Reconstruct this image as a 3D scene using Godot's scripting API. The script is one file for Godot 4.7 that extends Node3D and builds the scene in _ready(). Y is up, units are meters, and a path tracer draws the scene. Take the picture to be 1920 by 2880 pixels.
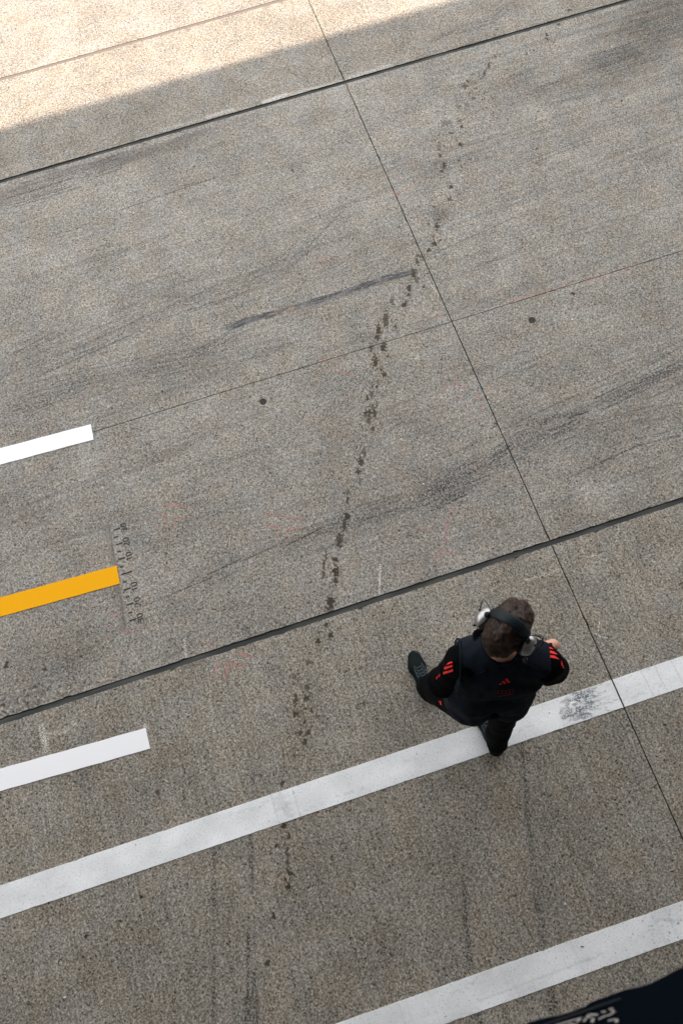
extends Node3D

# ---- measured on the ground, in metres: x along the lane, z across it
const DRIPS := [2.028, -4.407, 0.016, 0.022, 0.5, 2.029, -4.352, 0.012, 0.016, 0.75, 1.93, -4.319, 0.012, 0.016, 0.75, 1.959, -4.184, 0.016, 0.021, 0.9, 1.778, -4.14, 0.012, 0.016, 0.75, 1.802, -4.225, 0.01, 0.053, 0.35, 1.773, -4.039, 0.015, 0.033, 0.75, 1.739, -3.996, 0.012, 0.015, 0.75, 1.723, -4.077, 0.01, 0.013, 0.5, 1.887, -3.985, 0.008, 0.028, 0.5, 1.891, -4.044, 0.007, 0.009, 0.75, 1.967, -4.028, 0.01, 0.01, 0.4, 1.75, -3.83, 0.016, 0.019, 0.9, 1.704, -3.724, 0.023, 0.013, 0.6, 1.778, -3.745, 0.012, 0.015, 0.35, 1.574, -3.707, 0.016, 0.01, 0.5, 1.616, -3.634, 0.006, 0.008, 0.6, 1.559, -3.582, 0.009, 0.011, 0.75, 1.53, -3.532, 0.012, 0.032, 0.75, 1.477, -3.45, 0.006, 0.027, 0.6, 1.463, -3.399, 0.02, 0.024, 0.8, 1.512, -3.407, 0.008, 0.01, 0.75, 1.486, -3.57, 0.006, 0.008, 0.75, 1.408, -3.353, 0.015, 0.017, 0.7, 1.34, -3.324, 0.028, 0.019, 0.45, 1.301, -3.297, 0.009, 0.046, 0.6, 1.241, -3.205, 0.016, 0.046, 0.75, 1.174, -3.1, 0.014, 0.038, 0.75, 1.153, -3.048, 0.012, 0.015, 0.75, 1.247, -3.145, 0.012, 0.03, 0.4, 1.267, -3.073, 0.009, 0.011, 0.75, 1.111, -3.004, 0.011, 0.01, 0.6, 1.084, -2.974, 0.012, 0.015, 0.75, 1.281, -3.627, 0.009, 0.016, 0.5, 1.93, -4.426, 0.041, 0.036, 0.3, 0.941, -2.919, 0.019, 0.07, 0.6, 0.867, -2.851, 0.015, 0.05, 0.8, 0.839, -2.801, 0.019, 0.023, 0.75, 0.982, -2.839, 0.015, 0.018, 0.75, 1.027, -3.038, 0.016, 0.032, 0.4, 1.095, -2.986, 0.013, 0.016, 0.75, 0.772, -2.733, 0.008, 0.031, 0.7, 0.854, -2.71, 0.017, 0.037, 0.8, 0.769, -2.623, 0.017, 0.055, 0.75, 0.789, -2.552, 0.013, 0.014, 0.75, 0.792, -2.512, 0.013, 0.024, 0.75, 0.862, -2.635, 0.008, 0.01, 0.75, 0.718, -2.44, 0.01, 0.012, 0.75, 0.631, -2.374, 0.009, 0.026, 0.75, 0.582, -2.275, 0.01, 0.021, 0.75, 0.644, -2.265, 0.01, 0.035, 0.75, 0.63, -2.239, 0.01, 0.011, 0.75, 0.738, -2.481, 0.008, 0.017, 0.4, 0.692, -2.459, 0.008, 0.024, 0.3, 0.643, -2.306, 0.014, 0.025, 0.4, 0.609, -2.268, 0.014, 0.044, 0.75, 0.593, -2.29, 0.011, 0.013, 0.75, 0.593, -2.157, 0.011, 0.025, 0.6, 0.488, -2.015, 0.014, 0.027, 0.5, 0.451, -1.964, 0.014, 0.036, 0.75, 0.417, -1.903, 0.016, 0.018, 0.75, 0.315, -1.791, 0.011, 0.012, 0.4, 0.665, -2.401, 0.014, 0.032, 0.4, 0.586, -2.216, 0.011, 0.028, 0.5, 0.29, -1.74, 0.01, 0.03, 0.6, 0.254, -1.639, 0.018, 0.029, 0.85, 0.222, -1.58, 0.011, 0.053, 0.7, 0.167, -1.508, 0.02, 0.049, 0.7, 0.107, -1.399, 0.016, 0.023, 0.85, 0.084, -1.326, 0.017, 0.038, 0.9, 0.072, -1.277, 0.013, 0.025, 0.7, 0.035, -1.396, 0.007, 0.028, 0.6, 0.012, -1.33, 0.011, 0.031, 0.5, 0.062, -1.441, 0.006, 0.028, 0.6, 0.004, -1.162, 0.022, 0.034, 0.9, -0.016, -1.126, 0.024, 0.017, 0.7, 0.006, -1.159, 0.024, 0.034, 0.5, -0.045, -1.121, 0.006, 0.007, 0.75, -0.062, -1.039, 0.011, 0.021, 0.7, -0.052, -0.971, 0.013, 0.017, 0.85, -0.134, -0.957, 0.014, 0.018, 0.8, -0.118, -1.007, 0.008, 0.021, 0.3, -0.222, -0.865, 0.016, 0.021, 0.4, -0.27, -0.73, 0.015, 0.02, 0.5, -0.287, -0.672, 0.014, 0.02, 0.8, -0.351, -0.683, 0.012, 0.03, 0.6, -0.376, -0.607, 0.017, 0.019, 0.85, -0.281, -0.603, 0.007, 0.015, 0.6, -0.314, -0.618, 0.008, 0.015, 0.6, -0.338, -0.554, 0.01, 0.02, 0.6, -0.361, -0.541, 0.006, 0.006, 0.75, -0.333, -0.491, 0.011, 0.024, 0.7, -0.374, -0.504, 0.013, 0.014, 0.6, -0.366, -0.451, 0.011, 0.029, 0.75, -0.328, -0.808, 0.018, 0.018, 0.35, -0.496, -0.435, 0.006, 0.014, 0.5, -0.439, -0.399, 0.01, 0.009, 0.35, -0.408, -0.643, 0.007, 0.007, 0.5, -0.098, -1.082, 0.018, 0.011, 0.9, -0.543, -0.283, 0.01, 0.017, 0.7, -0.598, -0.068, 0.014, 0.02, 0.85, -0.583, -0.021, 0.009, 0.014, 0.7, -0.658, 0.006, 0.011, 0.014, 0.85, -0.609, 0.047, 0.009, 0.012, 0.85, -0.621, 0.092, 0.004, 0.025, 0.8, -0.635, 0.129, 0.007, 0.02, 0.8, -0.63, 0.157, 0.017, 0.01, 0.8, -0.656, 0.18, 0.009, 0.017, 0.7, -0.652, 0.211, 0.011, 0.014, 0.85, -0.761, 0.319, 0.009, 0.017, 0.75, -0.785, 0.334, 0.004, 0.008, 0.5, -0.847, 0.511, 0.012, 0.017, 0.7, -0.496, -0.425, 0.007, 0.019, 0.4, -0.506, -0.377, 0.005, 0.009, 0.4, -0.69, 0.153, 0.007, 0.008, 0.3, 2.983, -5.002, 0.011, 0.022, 0.8, 2.971, -4.958, 0.009, 0.014, 0.6, 3.009, -4.903, 0.008, 0.011, 0.5, 2.831, -4.884, 0.009, 0.012, 0.7, 2.763, -4.869, 0.01, 0.011, 0.6, 3.118, -5.075, 0.01, 0.013, 0.7, 3.259, -5.193, 0.015, 0.019, 0.7, 2.332, -5.179, 0.008, 0.011, 0.6, 2.478, -5.006, 0.01, 0.014, 0.4, 2.526, -4.938, 0.008, 0.018, 0.5, 3.223, -4.15, 0.005, 0.013, 0.9, 2.252, -4.738, 0.05, 0.034, 0.2, 2.194, -4.724, 0.022, 0.024, 0.5, 2.235, -4.763, 0.013, 0.014, 0.5, 2.34, -4.758, 0.01, 0.014, 0.5, 2.209, -4.59, 0.017, 0.015, 0.5, 2.274, -4.554, 0.007, 0.01, 0.6, 2.081, -4.55, 0.01, 0.013, 0.5, 2.446, -4.856, 0.009, 0.035, 0.5, 2.388, -4.795, 0.008, 0.026, 0.6, 2.139, -4.545, 0.01, 0.013, 0.4, 2.204, -4.647, 0.012, 0.014, 0.4, 2.683, -5.317, 0.01, 0.011, 0.3, 2.654, -5.208, 0.009, 0.015, 0.4, 2.268, -4.676, 0.01, 0.01, 0.5, 2.279, -4.635, 0.007, 0.01, 0.5, 0.711, -4.403, 0.01, 0.011, 0.95, -1.297, -4.501, 0.008, 0.008, 0.9, -1.371, -3.049, 0.005, 0.005, 0.9, -1.548, -3.518, 0.008, 0.007, 0.6, -0.462, -0.855, 0.005, 0.007, 0.95, -0.643, -0.871, 0.016, 0.011, 0.3, -1.7, -1.302, 0.012, 0.014, 0.7, -1.917, -1.399, 0.013, 0.022, 0.8, -1.354, -1.04, 0.006, 0.006, 0.9, -1.208, -0.443, 0.012, 0.012, 0.6, -1.969, -1.177, 0.014, 0.009, 0.7, -1.378, -1.373, 0.009, 0.008, 0.5, -1.829, -1.142, 0.009, 0.012, 0.6, 1.943, -0.624, 0.01, 0.003, 0.9, 1.253, -0.617, 0.002, 0.009, 0.6, 0.002, -0.547, 0.017, 0.012, 0.6, 1.514, 0.062, 0.009, 0.009, 0.9, 2.187, -2.673, 0.012, 0.014, 0.8]
const RED_CHALK := [-0.806, -2.089, -0.703, -2.047, 0.006, 0.85, -0.703, -2.047, -0.645, -2.009, 0.006, 0.35, -0.869, -2.046, -0.803, -2.013, 0.006, 0.6, -0.803, -2.013, -0.829, -1.946, 0.006, 0.6, -0.744, -1.982, -0.779, -1.915, 0.006, 0.6, -0.744, -1.982, -0.672, -1.954, 0.006, 0.3, -0.214, -1.814, -0.004, -1.718, 0.006, 0.6, -0.231, -1.752, -0.162, -1.718, 0.006, 0.6, -0.162, -1.718, -0.197, -1.639, 0.006, 0.45, -0.102, -1.676, -0.034, -1.66, 0.006, 0.6, -0.111, -1.68, -0.14, -1.606, 0.006, 0.45, 0.624, -1.417, 0.694, -1.393, 0.006, 0.45, 0.846, -1.436, 0.756, -1.315, 0.006, 0.5, 0.756, -1.315, 0.812, -1.275, 0.006, 0.6, 0.707, -1.252, 0.753, -1.237, 0.006, 0.6, 0.752, -1.234, 0.781, -1.215, 0.006, 0.95, 0.707, -1.252, 0.658, -1.183, 0.006, 0.6, 0.611, -1.253, 0.559, -1.179, 0.006, 0.5, 0.905, -1.521, 0.846, -1.436, 0.006, 0.25, -0.601, -1.053, -0.565, -1.022, 0.006, 0.6, -0.565, -1.022, -0.526, -0.993, 0.006, 0.8, -0.659, -0.998, -0.625, -0.979, 0.006, 0.6, -0.625, -0.979, -0.579, -0.95, 0.006, 0.9, -0.659, -0.998, -0.706, -0.929, 0.006, 0.8, -0.715, -1.033, -0.766, -0.96, 0.006, 0.7, -0.76, -1.159, -0.727, -1.136, 0.006, 0.4, -1.273, -1.517, -1.223, -1.485, 0.006, 0.7, -1.223, -1.485, -1.176, -1.454, 0.006, 0.35, -1.318, -1.46, -1.277, -1.432, 0.006, 0.35, -1.222, -1.39, -1.161, -1.363, 0.006, 0.6, -1.219, -1.389, -1.233, -1.37, 0.006, 0.6, -1.309, -1.388, -1.327, -1.363, 0.006, 0.6, 1.227, -2.32, 1.211, -2.261, 0.006, 0.6, 1.209, -2.255, 1.266, -2.228, 0.006, 0.8, 1.163, -2.33, 1.123, -2.267, 0.006, 0.3, 1.171, -2.186, 1.215, -2.183, 0.006, 0.45, 1.171, -2.186, 1.161, -2.152, 0.006, 0.5, 1.295, -2.16, 1.327, -2.14, 0.006, 0.9, 1.222, -2.13, 1.245, -2.115, 0.006, 0.8, 1.313, -2.091, 1.282, -2.039, 0.006, 0.6, 1.224, -2.091, 1.18, -2.032, 0.006, 0.35, 0.901, -1.524, 0.86, -1.47, 0.006, 0.2, 0.661, -3.557, 0.718, -3.53, 0.006, 0.8, 0.718, -3.53, 0.793, -3.489, 0.006, 0.4, 0.633, -3.638, 0.698, -3.62, 0.006, 0.3, 0.435, -2.686, 0.528, -2.63, 0.006, 0.4, 0.528, -2.63, 0.608, -2.572, 0.006, 0.8, 0.535, -2.76, 0.567, -2.788, 0.006, 0.6, 0.448, -2.765, 0.471, -2.748, 0.006, 0.8, 0.397, -2.817, 0.438, -2.822, 0.006, 0.45, 1.257, -2.819, 1.319, -2.818, 0.006, 0.6, 1.357, -3.916, 1.453, -3.911, 0.006, 0.6, 1.34, -3.968, 1.344, -3.93, 0.006, 0.8, 1.258, -2.824, 1.289, -2.82, 0.006, 0.5, 0.29, -5.059, 0.351, -5.063, 0.006, 0.35, 1.342, -4.904, 1.345, -4.875, 0.006, 0.7, 0.246, -4.967, 0.277, -4.968, 0.006, 0.3, 1.788, -2.761, 2.092, -2.753, 0.004, 0.75, 2.092, -2.753, 2.418, -2.731, 0.004, 0.7, 2.418, -2.731, 2.705, -2.737, 0.004, 0.35, 1.607, -2.754, 1.788, -2.761, 0.004, 0.3]
const WHITE_CHALK := [1.786, -1.091, 1.748, -1.022, 0.006, 0.8, 1.748, -1.022, 1.718, -0.979, 0.006, 0.5, 1.718, -0.979, 1.67, -0.942, 0.006, 0.6, 1.67, -0.942, 1.591, -0.926, 0.006, 0.45, 1.591, -0.926, 1.515, -0.941, 0.006, 0.6, 1.723, -1.218, 1.748, -1.193, 0.006, 0.6, 1.263, -1.513, 1.269, -1.502, 0.006, 0.8, 2.485, -2.133, 2.578, -2.126, 0.006, 0.35, 1.72, -2.445, 1.794, -2.526, 0.006, 0.25, 1.222, -0.924, 1.338, -0.922, 0.006, 0.5, 1.422, -0.561, 1.393, -0.519, 0.006, 0.9, 1.373, -0.509, 1.391, -0.484, 0.006, 0.9, 1.391, -0.484, 1.421, -0.466, 0.006, 0.9, 1.116, -0.922, 1.325, -0.913, 0.012, 0.35, 3.104, -3.567, 3.094, -3.441, 0.006, 0.7, 3.393, -4.697, 3.398, -4.685, 0.006, 0.7, 0.351, -1.283, 0.294, -1.124, 0.009, 0.75, -0.426, -1.274, -0.443, -1.189, 0.01, 0.3, -0.873, -1.215, -0.89, -1.11, 0.012, 0.7, -1.771, -0.983, -1.766, -0.913, 0.03, 0.7, -1.766, -0.913, -1.763, -0.85, 0.03, 0.6, -1.75, -0.939, -1.646, -0.918, 0.02, 0.4, -1.646, -0.918, -1.576, -0.952, 0.016, 0.35, -1.199, -0.808, -1.195, -0.791, 0.02, 0.7, -1.859, -1.055, -1.831, -0.99, 0.01, 0.3, -1.52, -1.016, -1.528, -0.987, 0.012, 0.3, -1.867, -1.084, -1.859, -1.075, 0.012, 0.9, -1.508, -1.079, -1.5, -1.073, 0.008, 0.9, 1.31, -3.137, 1.32, -3.069, 0.006, 0.6, 1.32, -3.069, 1.339, -2.978, 0.006, 0.8, -0.24, 0.79, -0.19, 0.83, 0.006, 0.5, -0.19, 0.83, -0.141, 0.86, 0.006, 0.5, 0.057, 0.795, -0.012, 0.854, 0.006, 0.45, 0.235, -5.165, 0.439, -5.168, 0.03, 0.6, 0.698, -5.148, 0.865, -5.161, 0.035, 0.85, 0.905, -5.156, 1.367, -5.122, 0.03, 0.45, 1.396, -5.148, 1.745, -5.152, 0.03, 0.5, -0.145, -5.177, 0.171, -5.149, 0.03, 0.3, -0.805, -0.9, -0.834, -0.658, 0.01, 0.4]
const RUBBER := [-0.592, -4.513, -0.348, -4.519, 0.02, 0.6, -0.348, -4.519, 0.166, -4.543, 0.02, 0.5, 0.166, -4.543, 0.648, -4.498, 0.02, 0.25, -0.126, -4.6, 0.189, -4.568, 0.1, 0.35, 0.932, -3.886, 0.623, -3.67, 0.03, 0.5, 0.623, -3.67, 0.39, -3.536, 0.09, 0.3, 0.381, -4.205, 0.213, -4.076, 0.02, 0.35, 0.183, -4.024, -0.019, -3.81, 0.02, 0.35, 0.39, -3.536, -0.57, -3.501, 0.25, 0.28, -0.57, -3.501, -1.682, -3.329, 0.22, 0.28, -0.077, -3.581, -0.276, -3.547, 0.03, 0.4, -0.296, -3.594, -0.615, -3.732, 0.14, 0.2, -1.114, -3.605, -1.568, -3.488, 0.25, 0.3, -0.446, -3.028, -1.711, -3.126, 0.35, 0.22, -0.049, -3.14, -0.46, -3.033, 0.15, 0.3, -1.135, -3.15, -1.718, -3.077, 0.2, 0.35, -0.302, -3.774, -0.738, -3.757, 0.12, 0.2, -1.455, -4.934, -0.768, -4.963, 0.3, 0.5, -0.768, -4.963, -0.416, -5, 0.22, 0.5, -1.049, -4.525, -1.469, -4.481, 0.03, 0.3, -0.238, -3.572, -1.21, -3.414, 0.02, 0.3, 0.232, -2.982, -0.809, -3.105, 0.3, 0.2, 2.629, -1.957, 2.293, -1.886, 0.1, 0.6, 2.293, -1.886, 1.992, -1.836, 0.11, 0.65, 2.591, -1.88, 2.273, -1.843, 0.2, 0.3, 1.914, -1.821, 1.771, -1.81, 0.05, 0.7, 1.771, -1.81, 1.578, -1.769, 0.16, 0.45, 1.89, -1.731, 1.552, -1.706, 0.2, 0.4, 1.578, -1.769, 1.4, -1.759, 0.15, 0.45, 1.396, -1.749, 1.198, -1.687, 0.22, 0.55, 1.198, -1.687, 0.954, -1.667, 0.24, 0.55, 0.954, -1.667, 0.769, -1.627, 0.25, 0.5, 2.366, -1.491, 2.109, -1.498, 0.05, 0.4, 2.109, -1.498, 1.865, -1.483, 0.03, 0.55, 1.865, -1.483, 1.605, -1.452, 0.03, 0.4, 2.695, -2.09, 2.297, -2.012, 0.1, 0.3, 2.297, -2.012, 1.976, -1.974, 0.05, 0.3, 1.909, -1.947, 1.641, -1.918, 0.03, 0.35, 1.641, -1.918, 1.372, -1.878, 0.03, 0.5, 1.278, -1.862, 0.944, -1.811, 0.02, 0.4, 1.957, -1.88, 1.422, -1.921, 0.15, 0.2, 1.727, -2.283, 1.407, -2.216, 0.03, 0.3, 2.464, -1.626, 1.862, -1.669, 0.25, 0.2, 1.075, -1.59, 0.736, -1.535, 0.12, 0.4, 1.005, -1.637, 0.673, -1.594, 0.22, 0.45, 0.673, -1.594, 0.305, -1.593, 0.18, 0.4, 0.305, -1.593, 0.064, -1.62, 0.12, 0.4, 0.08, -1.628, -0.149, -1.602, 0.035, 0.8, -0.149, -1.602, -0.442, -1.571, 0.035, 0.7, -0.442, -1.571, -0.645, -1.532, 0.03, 0.8, -0.645, -1.532, -0.854, -1.508, 0.025, 0.6, -0.854, -1.508, -1.073, -1.49, 0.02, 0.4, 0.358, -1.554, -0.087, -1.547, 0.25, 0.25, -0.467, -1.525, -0.597, -1.516, 0.03, 0.35, 3.668, -4.555, 3.149, -4.541, 0.3, 0.4, 3.498, -4.568, 3.106, -4.596, 0.2, 0.3, 2.923, -4.484, 2.632, -4.456, 0.12, 0.4, 4.033, -4.773, 3.532, -4.785, 0.4, 0.35, 2.857, -3.891, 2.383, -3.858, 0.05, 0.5, 2.383, -3.858, 2.173, -3.84, 0.04, 0.4, 2.721, -5.341, 2.356, -5.332, 0.12, 0.4, 2.356, -5.332, 2.095, -5.301, 0.12, 0.35, 2.873, -5.441, 2.666, -5.344, 0.2, 0.25, 2.474, -4.892, 2.358, -4.769, 0.02, 0.7, 3.287, -3.979, 2.78, -4.007, 0.2, 0.2, 3.205, -4.37, 2.435, -4.427, 0.3, 0.2, 2.054, -4.744, 2.211, -4.736, 0.06, 0.5, 2.073, -3.429, 1.112, -3.286, 0.04, 0.4, 2.612, -1.924, 1.77, -1.823, 0.05, 0.25, 2.701, -2.101, 1.806, -2.043, 0.04, 0.2, 1.583, -4.07, 2.325, -4.049, 0.3, 0.2]
const STREAKS := [-0.677, -0.393, -0.718, -0.254, 0.02, 0.5, -0.776, -0.076, -0.825, 0.111, 0.035, 0.7, -0.825, 0.111, -0.843, 0.186, 0.03, 0.5, -0.878, 0.255, -0.91, 0.368, 0.02, 0.35, -0.91, 0.368, -0.937, 0.47, 0.018, 1, -0.937, 0.47, -0.988, 0.641, 0.02, 0.8, -0.988, 0.641, -1.017, 0.737, 0.05, 0.8, -0.868, 0.326, -0.92, 0.529, 0.02, 0.3, -0.92, 0.529, -0.977, 0.749, 0.045, 0.7, -0.982, -0.074, -1.04, 0.16, 0.03, 0.7, -1.04, 0.16, -1.105, 0.419, 0.02, 0.45, -1.105, 0.419, -1.173, 0.69, 0.025, 0.6, -1.056, 0.636, -1.063, 0.697, 0.03, 0.4, 0.755, -0.087, 0.694, 0.115, 0.02, 0.95, 0.694, 0.115, 0.615, 0.358, 0.025, 0.7, 0.615, 0.358, 0.532, 0.671, 0.04, 0.5, 0.532, 0.671, 0.477, 0.895, 0.05, 0.6, -0.874, -0.549, -0.91, -0.394, 0.015, 0.4, 0.219, 0.434, 0.191, 0.537, 0.02, 0.7, 0.191, 0.537, 0.174, 0.609, 0.018, 0.45, 0.174, 0.609, 0.145, 0.714, 0.016, 0.35, 0.145, 0.714, 0.123, 0.8, 0.022, 0.7, 0.123, 0.8, 0.118, 0.835, 0.022, 0.55, 0.446, 1.029, 0.421, 1.113, 0.05, 0.9, 0.069, 1.019, 0.074, 1.063, 0.04, 0.7, 0.198, 1.04, 0.191, 1.092, 0.03, 0.6, 0.502, 1.027, 0.498, 1.069, 0.03, 0.5, 0.205, 0.491, 0.166, 0.612, 0.03, 0.7, 0.166, 0.612, 0.107, 0.826, 0.03, 0.6]
const ORANGE := [0.252, -3.248, 0.255, -3.219, 0.295, -3.239, 0.286, -3.208, 0.335, -3.218, 0.349, -3.226, 0.368, -3.215, 0.309, -3.206, 0.744, -3.224, 1.004, -3.23, 0.612, -3.206, 0.238, -3.219, 0.374, -3.217, 1.385, -2.188, 1.402, -2.19, 1.373, -2.175, 1.395, -2.159, 1.391, -2.177, 1.328, -1.543, 1.315, -1.524, 1.339, -1.55]
const SCUFF := [1.1413, -0.2182, 0.032, 0.9, 1.1224, -0.214, 0.024, 0.6, 1.1642, -0.2169, 0.036, 0.5, 1.1997, -0.2342, 0.036, 0.35, 1.2047, -0.212, 0.024, 0.5, 1.1042, -0.1872, 0.012, 0.8, 1.183, -0.1636, 0.024, 0.7, 1.2003, -0.1641, 0.02, 0.6, 1.1552, -0.1584, 0.016, 0.5, 1.1099, -0.1568, 0.02, 0.7, 1.1503, -0.1427, 0.02, 0.75, 1.1767, -0.1351, 0.012, 0.6, 1.123, -0.1241, 0.02, 0.9, 1.1414, -0.1131, 0.016, 0.8, 1.0427, -0.1582, 0.028, 0.5, 1.0529, -0.1428, 0.024, 0.5, 1.0831, -0.1249, 0.032, 0.4, 1.0958, -0.1248, 0.032, 0.4, 1.0604, -0.2137, 0.016, 0.5, 1.0613, -0.2011, 0.012, 0.6, 1.0408, -0.1832, 0.016, 0.5, 1.0792, -0.1545, 0.028, 0.3, 1.1321, -0.1781, 0.032, 0.3, 1.0941, -0.2274, 0.028, 0.3, 1.182, -0.1947, 0.028, 0.35, 1.1177, -0.136, 0.02, 0.4]

var rng := RandomNumberGenerator.new()
var M := {}
var taken := {}


func _ready() -> void:
	rng.seed = 71
	set_up_light()
	make_materials()
	make_pavement()
	make_building()
	make_markings()
	make_scale()
	make_small_things()
	make_banner()
	make_person()
	make_headphones()


func set_up_light() -> void:
	var cam := Camera3D.new()
	cam.name = "camera"
	cam.fov = 68.0642
	cam.near = 0.05
	cam.far = 900.0
	cam.transform = Transform3D(Basis(Vector3(0.95151, -0.06501, 0.30068), Vector3(0.30349, 0.35829, -0.8829), Vector3(-0.05033, 0.93134, 0.36065)).orthonormalized(), Vector3(0, 4.33478, 0))
	add_child(cam)
	var at := CameraAttributesPhysical.new()
	at.frustum_focal_length = 17.77
	at.frustum_focus_distance = 4.6
	at.frustum_near = 0.05
	at.frustum_far = 900.0
	at.exposure_aperture = 3.4
	cam.attributes = at
	cam.fov = 68.0642
	var e := Environment.new()
	var sky := Sky.new()
	var sm := ProceduralSkyMaterial.new()
	sm.sky_top_color = Color(0.84, 0.845, 0.855)
	sm.sky_horizon_color = Color(0.95, 0.935, 0.91)
	sm.sky_curve = 0.2
	sm.ground_horizon_color = Color(0.6, 0.58, 0.55)
	sm.ground_bottom_color = Color(0.4, 0.39, 0.37)
	sm.sun_angle_max = 1.0
	sky.sky_material = sm
	e.background_mode = Environment.BG_SKY
	e.sky = sky
	e.background_energy_multiplier = 1.0
	e.tonemap_mode = Environment.TONE_MAPPER_LINEAR
	e.tonemap_exposure = 3.15
	e.sdfgi_enabled = true
	e.ssao_enabled = true
	e.ssil_enabled = true
	var we := WorldEnvironment.new()
	we.name = "world_environment"
	we.environment = e
	add_child(we)
	var sun := DirectionalLight3D.new()
	sun.name = "sun"
	sun.light_color = Color(1.0, 0.92, 0.85)
	sun.light_energy = 1.02
	sun.light_angular_distance = 0.65
	sun.shadow_enabled = true
	sun.look_at_from_position(Vector3.ZERO, Vector3(0.12, -1.0, -0.532), Vector3(1, 0, 0))
	add_child(sun)


# ---------------------------------------------------------------- naming
func put(o: Node3D, called: String, parent: Node = self) -> Node3D:
	var key := str(parent.get_instance_id()) + called
	taken[key] = taken.get(key, 0) + 1
	o.name = called if taken[key] == 1 else "%s_%03d" % [called, taken[key] - 1]
	parent.add_child(o, true)
	return o


func obj(called: String, mesh: Mesh, mat: Material = null, parent: Node = self) -> MeshInstance3D:
	var o := MeshInstance3D.new()
	o.mesh = mesh
	if mat:
		o.material_override = mat
	put(o, called, parent)
	return o


func thing(called: String, at: Vector3) -> Node3D:
	var o := Node3D.new()
	o.position = at
	put(o, called)
	return o


func tag(o: Node, label: String, category: String, group := "") -> void:
	o.set_meta("label", label)
	o.set_meta("category", category)
	if group:
		o.set_meta("group", group)


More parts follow.
